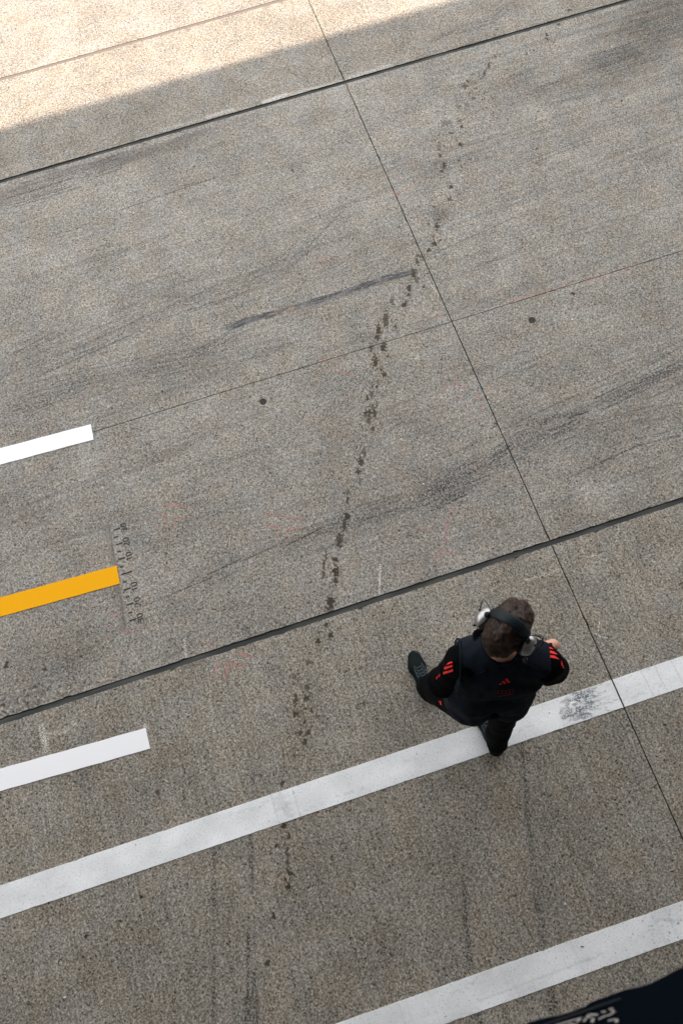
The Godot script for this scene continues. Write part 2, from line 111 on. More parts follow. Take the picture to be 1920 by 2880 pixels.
# ---------------------------------------------------------------- shapes
class Shape:
	var v := PackedVector3Array()
	var n := PackedVector3Array()
	var uv := PackedVector2Array()
	var col := PackedColorArray()
	var ix := PackedInt32Array()

	func vert(p: Vector3, nn: Vector3, u := Vector2.ZERO, c := Color.WHITE) -> int:
		v.append(p)
		n.append(nn)
		uv.append(u)
		col.append(c)
		return v.size() - 1

	func tri(a: int, b: int, c: int) -> void:  # turned so that it runs clockwise seen from the side its normals point to
		var w := (v[b] - v[a]).cross(v[c] - v[a])
		if w.dot(n[a] + n[b] + n[c]) > 0.0:
			ix.append_array([a, c, b])
		else:
			ix.append_array([a, b, c])

	func quad(a: int, b: int, c: int, d: int) -> void:
		tri(a, b, c)
		tri(a, c, d)

	func flat_quad(a: Vector3, b: Vector3, c: Vector3, d: Vector3, out: Vector3, cc := Color.WHITE) -> void:
		var nn := (b - a).cross(d - a).normalized()
		if nn.dot(out) < 0.0:
			nn = -nn
		var w := [vert(a, nn, Vector2(0, 0), cc), vert(b, nn, Vector2(1, 0), cc), vert(c, nn, Vector2(1, 1), cc), vert(d, nn, Vector2(0, 1), cc)]
		quad(w[0], w[1], w[2], w[3])

	func box(lo: Vector3, hi: Vector3, cc := Color.WHITE) -> void:
		var c := (lo + hi) / 2
		var h := (hi - lo) / 2
		for ax in 3:
			for s in [-1.0, 1.0]:
				var o := Vector3.ZERO
				o[ax] = s
				var a := Vector3.ZERO
				a[(ax + 1) % 3] = h[(ax + 1) % 3]
				var b := Vector3.ZERO
				b[(ax + 2) % 3] = h[(ax + 2) % 3]
				var m: Vector3 = c + o * h[ax]
				flat_quad(m - a - b, m + a - b, m + a + b, m - a + b, o, cc)

	func tube(pts: PackedVector3Array, ra: float, rb: float, sides: int, cc := Color.WHITE, caps := true) -> void:
		var prev := -1
		var up := Vector3(0.123, 0.9, 0.31).normalized()
		for i in pts.size():
			var t := (pts[min(i + 1, pts.size() - 1)] - pts[max(i - 1, 0)]).normalized()
			var s := t.cross(up).normalized()
			up = s.cross(t).normalized()
			var r := lerpf(ra, rb, float(i) / max(1, pts.size() - 1))
			var base := v.size()
			for k in sides:
				var d := s * cos(TAU * k / sides) + up * sin(TAU * k / sides)
				vert(pts[i] + d * r, d, Vector2(float(k) / sides, i * 0.1), cc)
			if prev >= 0:
				for k in sides:
					quad(prev + k, prev + (k + 1) % sides, base + (k + 1) % sides, base + k)
			if caps and (i == 0 or i == pts.size() - 1):
				var m := vert(pts[i] + t * (r * 0.6 if i else -r * 0.6), t if i else -t, Vector2.ZERO, cc)
				for k in sides:
					tri(m, base + k, base + (k + 1) % sides)
			prev = base

	func lathe(profile: PackedVector2Array, at: Vector3, b: Basis, sides: int, cc := Color.WHITE) -> void:  # x radius, y along b.y
		var rows := []
		for i in profile.size():
			var t := profile[min(i + 1, profile.size() - 1)] - profile[max(i - 1, 0)]
			var nr := Vector2(t.y, -t.x).normalized()
			var row := []
			for k in sides + 1:
				var a := TAU * k / sides
				var d := b.x * cos(a) + b.z * sin(a)
				row.append(vert(at + d * profile[i].x + b.y * profile[i].y, (d * nr.x + b.y * nr.y).normalized(), Vector2(float(k) / sides, profile[i].y), cc))
			rows.append(row)
		for i in profile.size() - 1:
			for k in sides:
				quad(rows[i][k], rows[i][k + 1], rows[i + 1][k + 1], rows[i + 1][k])

	func top(poly: PackedVector2Array, y: float, uvf: Callable) -> void:  # a level sheet, x and z in poly
		var base := v.size()
		for q in poly:
			vert(Vector3(q.x, y, q.y), Vector3.UP, uvf.call(q))
		var t := Geometry2D.triangulate_polygon(poly)
		for i in range(0, t.size(), 3):
			tri(base + t[i], base + t[i + 1], base + t[i + 2])

	func wall(poly: PackedVector2Array, y0: float, y1: float, uvf: Callable) -> void:  # its rim, from y1 down to y0
		var turn := 1.0 if Geometry2D.is_polygon_clockwise(poly) else -1.0
		for i in poly.size():
			var a := poly[i]
			var b := poly[(i + 1) % poly.size()]
			var d := (b - a).normalized()
			var o := Vector3(-d.y, 0, d.x) * turn
			var k := [vert(Vector3(a.x, y1, a.y), o, uvf.call(a)), vert(Vector3(b.x, y1, b.y), o, uvf.call(b)), vert(Vector3(b.x, y0, b.y), o, uvf.call(b)), vert(Vector3(a.x, y0, a.y), o, uvf.call(a))]
			quad(k[0], k[1], k[2], k[3])

	func done(mat: Material = null) -> ArrayMesh:
		var arr := []
		arr.resize(Mesh.ARRAY_MAX)
		arr[Mesh.ARRAY_VERTEX] = v
		arr[Mesh.ARRAY_NORMAL] = n
		arr[Mesh.ARRAY_TEX_UV] = uv
		arr[Mesh.ARRAY_COLOR] = col
		arr[Mesh.ARRAY_INDEX] = ix
		var m := ArrayMesh.new()
		m.add_surface_from_arrays(Mesh.PRIMITIVE_TRIANGLES, arr)
		if mat:
			m.surface_set_material(0, mat)
		return m


# ---------------------------------------------------------------- painted surfaces
class Canvas:
	var w: int
	var h: int
	var o: Vector2
	var s: Vector2  # metres per texel
	var d := PackedByteArray()
	var ga := PackedByteArray()  # fine grain
	var gb := PackedByteArray()  # coarser grain
	var gx := PackedByteArray()  # drawn out along x
	var gz := PackedByteArray()  # drawn out along z
	var gc := PackedByteArray()  # specks that hold dirt

	func _init(ww: int, hh: int, at: Vector2, size: Vector2) -> void:
		w = ww
		h = hh
		o = at
		s = Vector2(size.x / w, size.y / h)
		d.resize(w * h * 3)

	static func noise(ww: int, hh: int, sd: int, freq: float, kind := FastNoiseLite.TYPE_SIMPLEX_SMOOTH, oct := 1) -> PackedByteArray:
		var f := FastNoiseLite.new()
		f.seed = sd
		f.frequency = freq
		f.noise_type = kind
		f.fractal_type = FastNoiseLite.FRACTAL_FBM if oct > 1 else FastNoiseLite.FRACTAL_NONE
		f.fractal_octaves = oct
		var im := f.get_image(ww, hh)
		im.convert(Image.FORMAT_L8)
		return im.get_data()

	static func scaled_white(ww: int, hh: int, sd: int, tx: float) -> PackedByteArray:  # independent grains of 6.5 mm
		var f := FastNoiseLite.new()
		f.seed = sd
		f.frequency = 1.0
		f.noise_type = FastNoiseLite.TYPE_VALUE
		var im := f.get_image(int(ww * tx / 0.0062), int(hh * tx / 0.0062))
		im.convert(Image.FORMAT_L8)
		im.resize(ww, hh, Image.INTERPOLATE_CUBIC)
		return im.get_data()

	static func drawn_out(ww: int, hh: int, sd: int, freq: float, kx: int, kz: int) -> PackedByteArray:
		var f := FastNoiseLite.new()
		f.seed = sd
		f.frequency = freq
		f.noise_type = FastNoiseLite.TYPE_SIMPLEX_SMOOTH
		f.fractal_octaves = 3
		var im := f.get_image(ww / kx, hh / kz)
		im.convert(Image.FORMAT_L8)
		im.resize(ww, hh, Image.INTERPOLATE_CUBIC)
		return im.get_data()

	func mixed(i: int, c: Vector3, a: float) -> void:
		var k := i * 3
		d[k] = int(d[k] + (c.x - d[k]) * a)
		d[k + 1] = int(d[k + 1] + (c.y - d[k + 1]) * a)
		d[k + 2] = int(d[k + 2] + (c.z - d[k + 2]) * a)

	# a worn mark between two points, broken up where the grain is low
	func dash(a: Vector2, b: Vector2, r: float, c: Vector3, al: float, lo: float, hi: float, g: PackedByteArray, soft := 0.5) -> void:
		var parts := maxi(1, int((b - a).length() / 0.12))
		for q in parts:
			var p0 := a.lerp(b, float(q) / parts)
			var p1 := a.lerp(b, float(q + 1) / parts)
			var x0 := maxi(0, int((minf(p0.x, p1.x) - r - o.x) / s.x))
			var x1 := mini(w - 1, int((maxf(p0.x, p1.x) + r - o.x) / s.x) + 1)
			var y0 := maxi(0, int((minf(p0.y, p1.y) - r - o.y) / s.y))
			var y1 := mini(h - 1, int((maxf(p0.y, p1.y) + r - o.y) / s.y) + 1)
			var ab := p1 - p0
			var l2 := maxf(ab.length_squared(), 1e-9)
			for y in range(y0, y1 + 1):
				for x in range(x0, x1 + 1):
					var p := Vector2(o.x + (x + 0.5) * s.x, o.y + (y + 0.5) * s.y) - p0
					var t := p.dot(ab) / l2
					if (t < 0.0 and q > 0) or (t >= 1.0 and q < parts - 1):
						continue
					var e := (p - ab * clampf(t, 0.0, 1.0)).length() / r
					if e < 1.0:
						var i := y * w + x
						var m := smoothstep(lo, hi, g[i] / 255.0) * smoothstep(1.0, 1.0 - soft, e) * al
						if m > 0.01:
							mixed(i, c, m)

	func blot(at: Vector2, rx: float, ry: float, c: Vector3, al: float, rough: float, lo: float, hi: float, rot := 0.0) -> void:
		var big := maxf(rx, ry) if rot != 0.0 else 0.0
		var cr := cos(rot)
		var sr := sin(rot)
		var x0 := maxi(0, int((at.x - maxf(rx, big) * 1.6 - o.x) / s.x))
		var x1 := mini(w - 1, int((at.x + maxf(rx, big) * 1.6 - o.x) / s.x) + 1)
		var y0 := maxi(0, int((at.y - maxf(ry, big) * 1.6 - o.y) / s.y))
		var y1 := mini(h - 1, int((at.y + maxf(ry, big) * 1.6 - o.y) / s.y) + 1)
		for y in range(y0, y1 + 1):
			for x in range(x0, x1 + 1):
				var qx := o.x + (x + 0.5) * s.x - at.x
				var qy := o.y + (y + 0.5) * s.y - at.y
				var px := (qx * cr + qy * sr) / rx
				var py := (qy * cr - qx * sr) / ry
				var i := y * w + x
				var e := sqrt(px * px + py * py) + (gb[i] / 255.0 - 0.5) * rough
				if e < 1.0:
					mixed(i, c, al * smoothstep(1.0, 0.5, e) * smoothstep(lo, hi, ga[i] / 255.0))

	func cloud(at: Vector2, rx: float, ry: float, by: float) -> void:  # a broad soft change of tone
		var x0 := maxi(0, int((at.x - rx - o.x) / s.x))
		var x1 := mini(w - 1, int((at.x + rx - o.x) / s.x) + 1)
		var y0 := maxi(0, int((at.y - ry - o.y) / s.y))
		var y1 := mini(h - 1, int((at.y + ry - o.y) / s.y) + 1)
		for y in range(y0, y1 + 1):
			for x in range(x0, x1 + 1):
				var px := (o.x + (x + 0.5) * s.x - at.x) / rx
				var py := (o.y + (y + 0.5) * s.y - at.y) / ry
				var i := y * w + x
				var e := 1.0 - px * px - py * py + (gb[i] / 255.0 - 0.5) * 0.5
				if e > 0.0:
					var v := by * minf(1.0, e * e)
					d[i * 3] = clampi(int(d[i * 3] + v), 6, 252)
					d[i * 3 + 1] = clampi(int(d[i * 3 + 1] + v), 6, 252)
					d[i * 3 + 2] = clampi(int(d[i * 3 + 2] + v), 6, 252)

	func texture() -> ImageTexture:
		return ImageTexture.create_from_image(Image.create_from_data(w, h, false, Image.FORMAT_RGB8, d))


const FAR_AT := Vector2(-2.4, -7.9)
const FAR_SIZE := Vector2(6.83, 6.83)
const NEAR_AT := Vector2(-2.5, -1.09)
const NEAR_SIZE := Vector2(4.8, 3.2)


func concrete_texture(near: bool) -> ImageTexture:
	rng.seed = 71
	var W := 2048
	var H := 1365 if near else 2048
	var c := Canvas.new(W, H, NEAR_AT if near else FAR_AT, NEAR_SIZE if near else FAR_SIZE)
	var tx := c.s.x  # frequencies below are per metre
	c.ga = Canvas.noise(W, H, 3, 100.0 * tx)
	c.gb = Canvas.noise(W, H, 4, 42.0 * tx)
	c.gc = Canvas.noise(W, H, 14, 62.0 * tx, FastNoiseLite.TYPE_SIMPLEX_SMOOTH, 2)
	var fine := Canvas.noise(W, H, 5, 1.0, FastNoiseLite.TYPE_VALUE)
	var speck := Canvas.scaled_white(W, H, 15, tx)
	var mott := Canvas.noise(W, H, 6, 3.0 * tx, FastNoiseLite.TYPE_SIMPLEX_SMOOTH, 5)
	var big := Canvas.noise(W, H, 7, 0.9 * tx, FastNoiseLite.TYPE_SIMPLEX_SMOOTH, 4)
	var tint := Canvas.noise(W, H, 8, 4.0 * tx, FastNoiseLite.TYPE_SIMPLEX_SMOOTH, 2)
	c.gx = Canvas.drawn_out(W, H, 9, 34.0 * tx, 32, 1)
	c.gz = Canvas.drawn_out(W, H, 10, 56.0 * tx, 1, 32)
	var ga := c.ga
	var gb := c.gb
	var gc := c.gc
	var gx := c.gx
	var gz := c.gz
	var d := PackedByteArray()
	d.resize(W * H * 3)
	for y in H:
		var z := c.o.y + (y + 0.5) * c.s.y
		var r0 := Vector3(134, 129, 121)
		var ax := 0.055
		var az := 0.0
		if z < -6.2:
			r0 = Vector3(130, 124, 116)
			ax = 0.03
		elif z < -5.117:
			r0 = Vector3(128, 122, 113)
			ax = 0.02
		elif z > -1.088:
			r0 = Vector3(132, 126, 116)
			ax = 0.0
			az = 0.10
		var i := y * W
		var k := i * 3
		for x in W:
			var g := ga[i] - 128.0
			var f := fine[i] - 128.0
			var m := mott[i] - 128.0
			var b := gb[i] - 128.0
			var l := big[i] - 128.0
			var w := speck[i] - 128.0
			var v := w * 0.36 + g * 0.21 + f * 0.15 + b * 0.09 + (gc[i] - 128.0) * 0.10 + m * 0.075 + l * 0.05 + (gx[i] - 128.0) * ax + (gz[i] - 128.0) * az
			if w < -62.0:  # open pores
				v += (w + 62.0) * 1.15
			elif w > 98.0:  # pale sand grains
				v += (w - 98.0) * 0.7
			var t := (tint[i] - 128.0) * 0.022
			d[k] = clampi(int(r0.x + v + t + b * 0.006), 8, 250)
			d[k + 1] = clampi(int(r0.y + v), 8, 250)
			d[k + 2] = clampi(int(r0.z + v - t - b * 0.006), 8, 250)
			i += 1
			k += 3
	c.d = d
	# rubber laid down along the lane: bundles of thin broken lines
	for i in range(0, RUBBER.size(), 6):
		var a := Vector2(RUBBER[i], RUBBER[i + 1])
		var b := Vector2(RUBBER[i + 2], RUBBER[i + 3])
		var wd: float = RUBBER[i + 4]
		var al: float = RUBBER[i + 5]
		var nn := (b - a).orthogonal().normalized()
		if wd > 0.05:  # the pores hold the rubber: more and darker specks across the width
			c.dash(a, b, wd * 0.55, Vector3(60, 60, 62), al * 0.8, 0.54, 0.66, c.gc, 0.95)
		for k in maxi(1, int(wd / 0.022)):
			var off := nn * rng.randf_range(-0.45, 0.45) * wd
			var t0 := rng.randf_range(0.0, 0.35) if wd > 0.05 else 0.0
			var t1 := rng.randf_range(0.65, 1.0) if wd > 0.05 else 1.0
			var lift := nn * rng.randf_range(-0.012, 0.012)
			c.dash(a.lerp(b, t0) + off, a.lerp(b, t1) + off + lift, rng.randf_range(0.004, 0.009), Vector3(50, 50, 51), minf(1.0, al * rng.randf_range(0.7, 1.4)), 0.40 if wd > 0.05 else 0.28, 0.56, c.gc, 0.6)
	for k in 110:  # faint older traces
		var a := Vector2(rng.randf_range(-3.2, 4.2), rng.randf_range(-5.0, -1.2))
		var ln := rng.randf_range(0.5, 2.6)
		var b := a + Vector2(ln, ln * rng.randf_range(-0.17, 0.03))
		c.dash(a, b, rng.randf_range(0.005, 0.03), Vector3(70, 70, 71), rng.randf_range(0.15, 0.42), 0.50, 0.62, c.gc, 0.8)
	for i in range(0, STREAKS.size(), 6):
		var a := Vector2(STREAKS[i], STREAKS[i + 1])
		var b := Vector2(STREAKS[i + 2], STREAKS[i + 3])
		c.dash(a, b, STREAKS[i + 4] * 0.55, Vector3(24, 28, 30), STREAKS[i + 5] * 0.8, 0.54, 0.60, c.gc, 0.7)
		c.dash(a, b, STREAKS[i + 4] * 1.3, Vector3(74, 74, 74), STREAKS[i + 5] * 0.12, 0.35, 0.75, c.gb, 0.9)
	# grime and wear along the joints
	for k in 240:
		var x := rng.randf_range(-2.9, 5.0)
		var sgn := -1.0 if k % 2 else 1.0
		var zj: float = [-5.117, -1.088, -6.21][k % 3]
		c.blot(Vector2(x, zj + sgn * rng.randf_range(0.02, 0.045)), rng.randf_range(0.02, 0.12), rng.randf_range(0.006, 0.02), Vector3(188, 184, 174) if rng.randf() < 0.5 else Vector3(84, 80, 76), rng.randf_range(0.2, 0.5), 0.9, 0.3, 0.7)
	for k in 26:
		var x := rng.randf_range(-1.6, 0.6)
		c.blot(Vector2(x, -5.04 + rng.randf_range(0.0, 0.05)), rng.randf_range(0.08, 0.3), rng.randf_range(0.02, 0.06), Vector3(96, 92, 94), rng.randf_range(0.15, 0.35), 0.9, 0.3, 0.8)
	# the corner where the surface has worn down to its stones
	for k in 420:
		var q := Vector2(-2.05 + absf(rng.randfn(0, 0.35)), -1.115 - absf(rng.randfn(0, 0.08)))
		var tone := rng.randf()
		var cc := Vector3(62, 64, 68) if tone < 0.4 else (Vector3(190, 182, 170) if tone > 0.75 else Vector3(120, 110, 98))
		var rr := rng.randf_range(0.003, 0.011)
		c.blot(q, rr, rr * rng.randf_range(0.6, 1.2), cc, rng.randf_range(0.3, 0.8), 0.5, -0.3, 0.2)
	for k in 120:
		var q := Vector2(rng.randf_range(-0.7, 0.1), -1.115 - absf(rng.randfn(0, 0.05)))
		var rr := rng.randf_range(0.003, 0.009)
		c.blot(q, rr, rr, Vector3(72, 72, 74) if rng.randf() < 0.6 else Vector3(178, 170, 158), rng.randf_range(0.4, 0.8), 0.5, -0.3, 0.2)
	# pale and dark clouds from old water and cement, plus painted lens dimming
	for k in 60:
		var q := Vector2(rng.randf_range(-2.6, 4.4), rng.randf_range(-7.5, 1.2))
		c.cloud(q, rng.randf_range(0.08, 0.40), rng.randf_range(0.05, 0.22), rng.randf_range(-8.0, 8.0))
	c.cloud(Vector2(1.75, -1.30), 0.24, 0.14, 22.0)
	c.cloud(Vector2(1.55, -0.86), 0.14, 0.09, 16.0)
	c.cloud(Vector2(1.95, -0.75), 0.22, 0.12, 12.0)
	c.cloud(Vector2(1.60, -3.62), 0.12, 0.12, -22.0)
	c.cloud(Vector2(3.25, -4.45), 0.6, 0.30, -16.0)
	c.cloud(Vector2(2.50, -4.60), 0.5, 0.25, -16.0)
	c.cloud(Vector2(3.95, -4.80), 0.9, 0.55, -26.0)  # this and the next paint in lens corner dimming over some grime
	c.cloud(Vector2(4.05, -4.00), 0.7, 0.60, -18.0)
	c.cloud(Vector2(1.05, -4.85), 0.22, 0.16, -16.0)
	c.cloud(Vector2(-1.6, -4.95), 0.55, 0.12, -22.0)
	c.cloud(Vector2(-0.2, -4.98), 0.60, 0.10, -18.0)
	c.cloud(Vector2(-1.6, -1.35), 0.50, 0.22, -14.0)
	c.cloud(Vector2(-1.5, -5.35), 0.40, 0.18, -12.0)
	# the skid of dark rubber with flecks of orange
	var skid := [-0.087, -3.214, 0.088, -3.232, 0.278, -3.218, 0.484, -3.218, 0.773, -3.223, 1.018, -3.231, 1.258, -3.22]
	for i in range(0, skid.size() - 2, 2):
		var a := Vector2(skid[i], skid[i + 1])
		var b := Vector2(skid[i + 2], skid[i + 3])
		var gap := i == 4
		c.dash(a, b, 0.029, Vector3(92, 92, 94), 0.40 if gap else 0.85, 0.15, 0.5, c.gb, 0.4)
		for k in 9:
			var t0 := rng.randf_range(0.0, 0.6)
			var off := Vector2(0, rng.randf_range(-0.023, 0.023))
			c.dash(a.lerp(b, t0) + off, a.lerp(b, t0 + rng.randf_range(0.2, 0.4)) + off + Vector2(0, rng.randf_range(-0.008, 0.008)), rng.randf_range(0.004, 0.009), Vector3(48, 49, 52), (0.3 if gap else 0.85) * rng.randf_range(0.5, 1.0), 0.25, 0.55, c.ga, 0.5)
	c.dash(Vector2(-0.12, -3.245), Vector2(0.12, -3.262), 0.005, Vector3(60, 60, 62), 0.7, 0.3, 0.6, c.ga)
	c.dash(Vector2(-0.15, -3.225), Vector2(0.10, -3.225), 0.006, Vector3(70, 70, 72), 0.6, 0.3, 0.6, c.ga)
	for i in range(0, ORANGE.size(), 2):
		c.blot(Vector2(ORANGE[i], ORANGE[i + 1]), 0.010, 0.007, Vector3(205, 136, 98), 0.6, 0.8, 0.1, 0.5)
	# oil that dripped while something was wheeled across
	for i in range(0, DRIPS.size(), 5):
		var q := Vector2(DRIPS[i], DRIPS[i + 1])
		var al: float = DRIPS[i + 4]
		c.blot(q, DRIPS[i + 2] * 1.6, DRIPS[i + 3] * 1.35, Vector3(104, 94, 80), al * 0.55, 1.2, 0.25, 0.6, 0.33)
		c.blot(q, DRIPS[i + 2] * 1.22, DRIPS[i + 3] * 1.12, Vector3(50, 43, 34), minf(1.0, al * 1.15), 1.0, -0.05, 0.35, 0.33)
		for k in 20:
			var rr := rng.randf_range(0.002, 0.006)
			c.blot(q + Vector2(rng.randfn(0, 0.020), rng.randfn(0, 0.075)).rotated(0.33), rr, rr * rng.randf_range(0.8, 2.2), Vector3(74, 64, 52), al * rng.randf_range(0.3, 0.85), 0.6, 0.0, 0.45, 0.33)
	for i in range(0, RED_CHALK.size(), 6):
		c.dash(Vector2(RED_CHALK[i], RED_CHALK[i + 1]), Vector2(RED_CHALK[i + 2], RED_CHALK[i + 3]), RED_CHALK[i + 4] * 1.2, Vector3(206, 98, 100), RED_CHALK[i + 5] * 0.85, 0.34, 0.62, c.ga, 0.6)
	for i in range(0, WHITE_CHALK.size(), 6):
		c.dash(Vector2(WHITE_CHALK[i], WHITE_CHALK[i + 1]), Vector2(WHITE_CHALK[i + 2], WHITE_CHALK[i + 3]), WHITE_CHALK[i + 4], Vector3(218, 217, 212), WHITE_CHALK[i + 5], 0.28, 0.65, c.ga, 0.7)
	# where an older strip of tape was pulled off, beside the stencilled scale
	c.dash(Vector2(-1.175, -2.05), Vector2(-1.205, -1.40), 0.035, Vector3(96, 91, 86), 0.45, 0.2, 0.7, c.gb, 0.95)
	c.dash(Vector2(-1.163, -2.05), Vector2(-1.193, -1.42), 0.008, Vector3(80, 76, 72), 0.45, 0.2, 0.7, c.ga, 0.6)
	c.dash(Vector2(-1.13, -2.06), Vector2(-1.15, -1.40), 0.05, Vector3(186, 184, 178), 0.22, 0.2, 0.7, c.gb, 0.9)
	return c.texture()


func paint_texture(z0: float, first: bool) -> ImageTexture:
	var W := 2048
	var H := 64
	var c := Canvas.new(W, H, Vector2(-2.9, z0), Vector2(8.0, 0.16))
	c.ga = Canvas.noise(W, H, 21 if first else 31, 0.30)
	c.gb = Canvas.noise(W, H, 22 if first else 32, 0.09)
	var m := Canvas.noise(W, H, 23 if first else 33, 0.012, FastNoiseLite.TYPE_SIMPLEX_SMOOTH, 4)
	for i in W * H:
		var g := c.ga[i] - 128.0
		var v := (m[i] - 128.0) * 0.10 + g * 0.06
		if g < -84.0:
			v += (g + 84.0) * 1.0
		c.d[i * 3] = clampi(int(226 + v), 20, 255)
		c.d[i * 3 + 1] = clampi(int(226 + 1 + v), 20, 255)
		c.d[i * 3 + 2] = clampi(int(226 + 2 + v), 20, 255)
	for k in 26:  # rubber rubbed thinly across the paint
		var q := Vector2(rng.randf_range(-2.6, 4.6), z0 + rng.randf_range(0.0, 0.16))
		c.dash(q, q + Vector2(rng.randf_range(0.05, 0.5), rng.randf_range(-0.05, 0.02)), rng.randf_range(0.006, 0.03), Vector3(160, 163, 166), rng.randf_range(0.06, 0.2), 0.35, 0.75, c.gb, 0.9)
	for k in 45:
		var rr := rng.randf_range(0.002, 0.0055)
		c.blot(Vector2(rng.randf_range(-2.9, 5.0), z0 + rng.randf_range(0.0, 0.16)), rr, rr * rng.randf_range(0.5, 1.6), Vector3(96, 98, 104), rng.randf_range(0.25, 0.7), 0.5, -0.3, 0.2)
	if first:
		for i in range(0, SCUFF.size(), 4):
			var q := Vector2(SCUFF[i], SCUFF[i + 1])
			var r: float = SCUFF[i + 2]
			c.blot(q, r * 1.9, r * 0.9, Vector3(72, 78, 84), SCUFF[i + 3] * 0.8, 1.0, 0.20, 0.75)
		for k in 60:
			var q := Vector2(1.19 + rng.randfn(0, 0.05), -0.175 + rng.randfn(0, 0.035))
			c.dash(q, q + Vector2(rng.randf_range(0.01, 0.05), rng.randf_range(0.0, 0.012)), rng.randf_range(0.002, 0.005), Vector3(98, 104, 110), rng.randf_range(0.2, 0.6), 0.35, 0.65, c.ga)
		c.blot(Vector2(-0.575, -0.19), 0.05, 0.06, Vector3(178, 183, 187), 0.5, 1.0, 0.2, 0.6)
		c.blot(Vector2(-0.555, -0.14), 0.03, 0.05, Vector3(172, 178, 182), 0.45, 1.0, 0.2, 0.6)
		for xx in [1.52, 1.60, 1.70, -0.50, -0.62]:
			c.dash(Vector2(xx, -0.24), Vector2(xx + 0.005, -0.09), 0.006, Vector3(120, 124, 128), 0.35, 0.5, 0.7, c.ga)
	else:
		for xx in [-0.28, -0.24, -0.12, 0.25, 0.28, 0.62, 1.05, 1.12]:
			c.dash(Vector2(xx, z0), Vector2(xx + 0.01, z0 + 0.16), 0.008, Vector3(130, 132, 136), rng.randf_range(0.1, 0.3), 0.5, 0.72, c.ga)
		c.dash(Vector2(0.1, z0 + 0.11), Vector2(0.75, z0 + 0.10), 0.007, Vector3(120, 122, 128), 0.25, 0.45, 0.7, c.ga)
		for k in 60:
			c.blot(Vector2(rng.randf_range(0.85, 1.4), z0 + rng.randf_range(0.0, 0.16)), 0.006, 0.006, Vector3(100, 102, 108), rng.randf_range(0.2, 0.6), 0.8, 0.3, 0.6)
	return c.texture()


func ribbed_texture(a: Color, b: Color) -> ImageTexture:
	var im := Image.create(64, 64, false, Image.FORMAT_RGB8)
	var r := RandomNumberGenerator.new()
	r.seed = 5
	for y in 64:
		for x in 64:
			var t := 0.5 + 0.5 * sin(TAU * (x + y) / 16.0)
			var u := 0.5 + 0.5 * sin(TAU * (x - y) / 4.0)
			im.set_pixel(x, y, b.lerp(a, clampf(t * 1.6, 0, 1) * 0.75 + u * 0.25 + r.randf_range(-0.06, 0.06)))
	return ImageTexture.create_from_image(im)


func mat(c: Color, rough := 0.9, metal := 0.0) -> StandardMaterial3D:  # c is a linear real-world colour
	var m := StandardMaterial3D.new()
	m.albedo_color = c.linear_to_srgb()
	m.roughness = rough
	m.metallic = metal
	return m


func cloth(c: Color, rim := 0.25) -> StandardMaterial3D:
	var m := mat(c, 0.85)
	m.rim_enabled = rim > 0.0
	m.rim = rim
	m.rim_tint = 0.6
	var nt := NoiseTexture2D.new()
	nt.width = 256
	nt.height = 256
	nt.seamless = true
	nt.as_normal_map = true
	nt.bump_strength = 3.0
	var fn := FastNoiseLite.new()
	fn.seed = 12
	fn.frequency = 0.09
	nt.noise = fn
	m.metallic_specular = 0.28
	m.normal_enabled = true
	m.normal_scale = 0.35
	m.normal_texture = M.cloth_noise if M.has("cloth_noise") else nt
	M.cloth_noise = m.normal_texture
	m.uv1_triplanar = true
	m.uv1_scale = Vector3(9, 9, 9)
	return m


func make_materials() -> void:
	M.concrete = mat(Color(1, 1, 1), 0.93)
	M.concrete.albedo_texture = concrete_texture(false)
	M.concrete_near = mat(Color(1, 1, 1), 0.93)
	M.concrete_near.albedo_texture = concrete_texture(true)
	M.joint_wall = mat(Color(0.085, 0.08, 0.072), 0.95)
	M.sealant = mat(Color(1, 1, 1), 0.8)
	M.sealant.vertex_color_use_as_albedo = true
	M.filler = mat(Color(0.125, 0.105, 0.09), 0.95)
	M.crack = mat(Color(0.012, 0.011, 0.010), 1.0)
	M.base = mat(Color(0.16, 0.155, 0.145), 0.95)
	M.line = mat(Color(1, 1, 1), 0.7)
	M.line.albedo_texture = paint_texture(-0.247, true)
	M.line_near = mat(Color(1, 1, 1), 0.7)
	M.line_near.albedo_texture = paint_texture(0.858, false)
	M.white_tape = mat(Color(1, 1, 1), 0.6)
	M.white_tape.albedo_texture = ribbed_texture(Color(0.90, 0.90, 0.915).linear_to_srgb(), Color(0.74, 0.74, 0.765).linear_to_srgb())
	M.yellow_tape = mat(Color(1, 1, 1), 0.6)
	M.yellow_tape.albedo_texture = ribbed_texture(Color(0.92, 0.445, 0.010).linear_to_srgb(), Color(0.66, 0.29, 0.005).linear_to_srgb())
	M.yellow_tape.metallic_specular = 0.15
	M.stencil = mat(Color(0.035, 0.036, 0.036), 0.9)


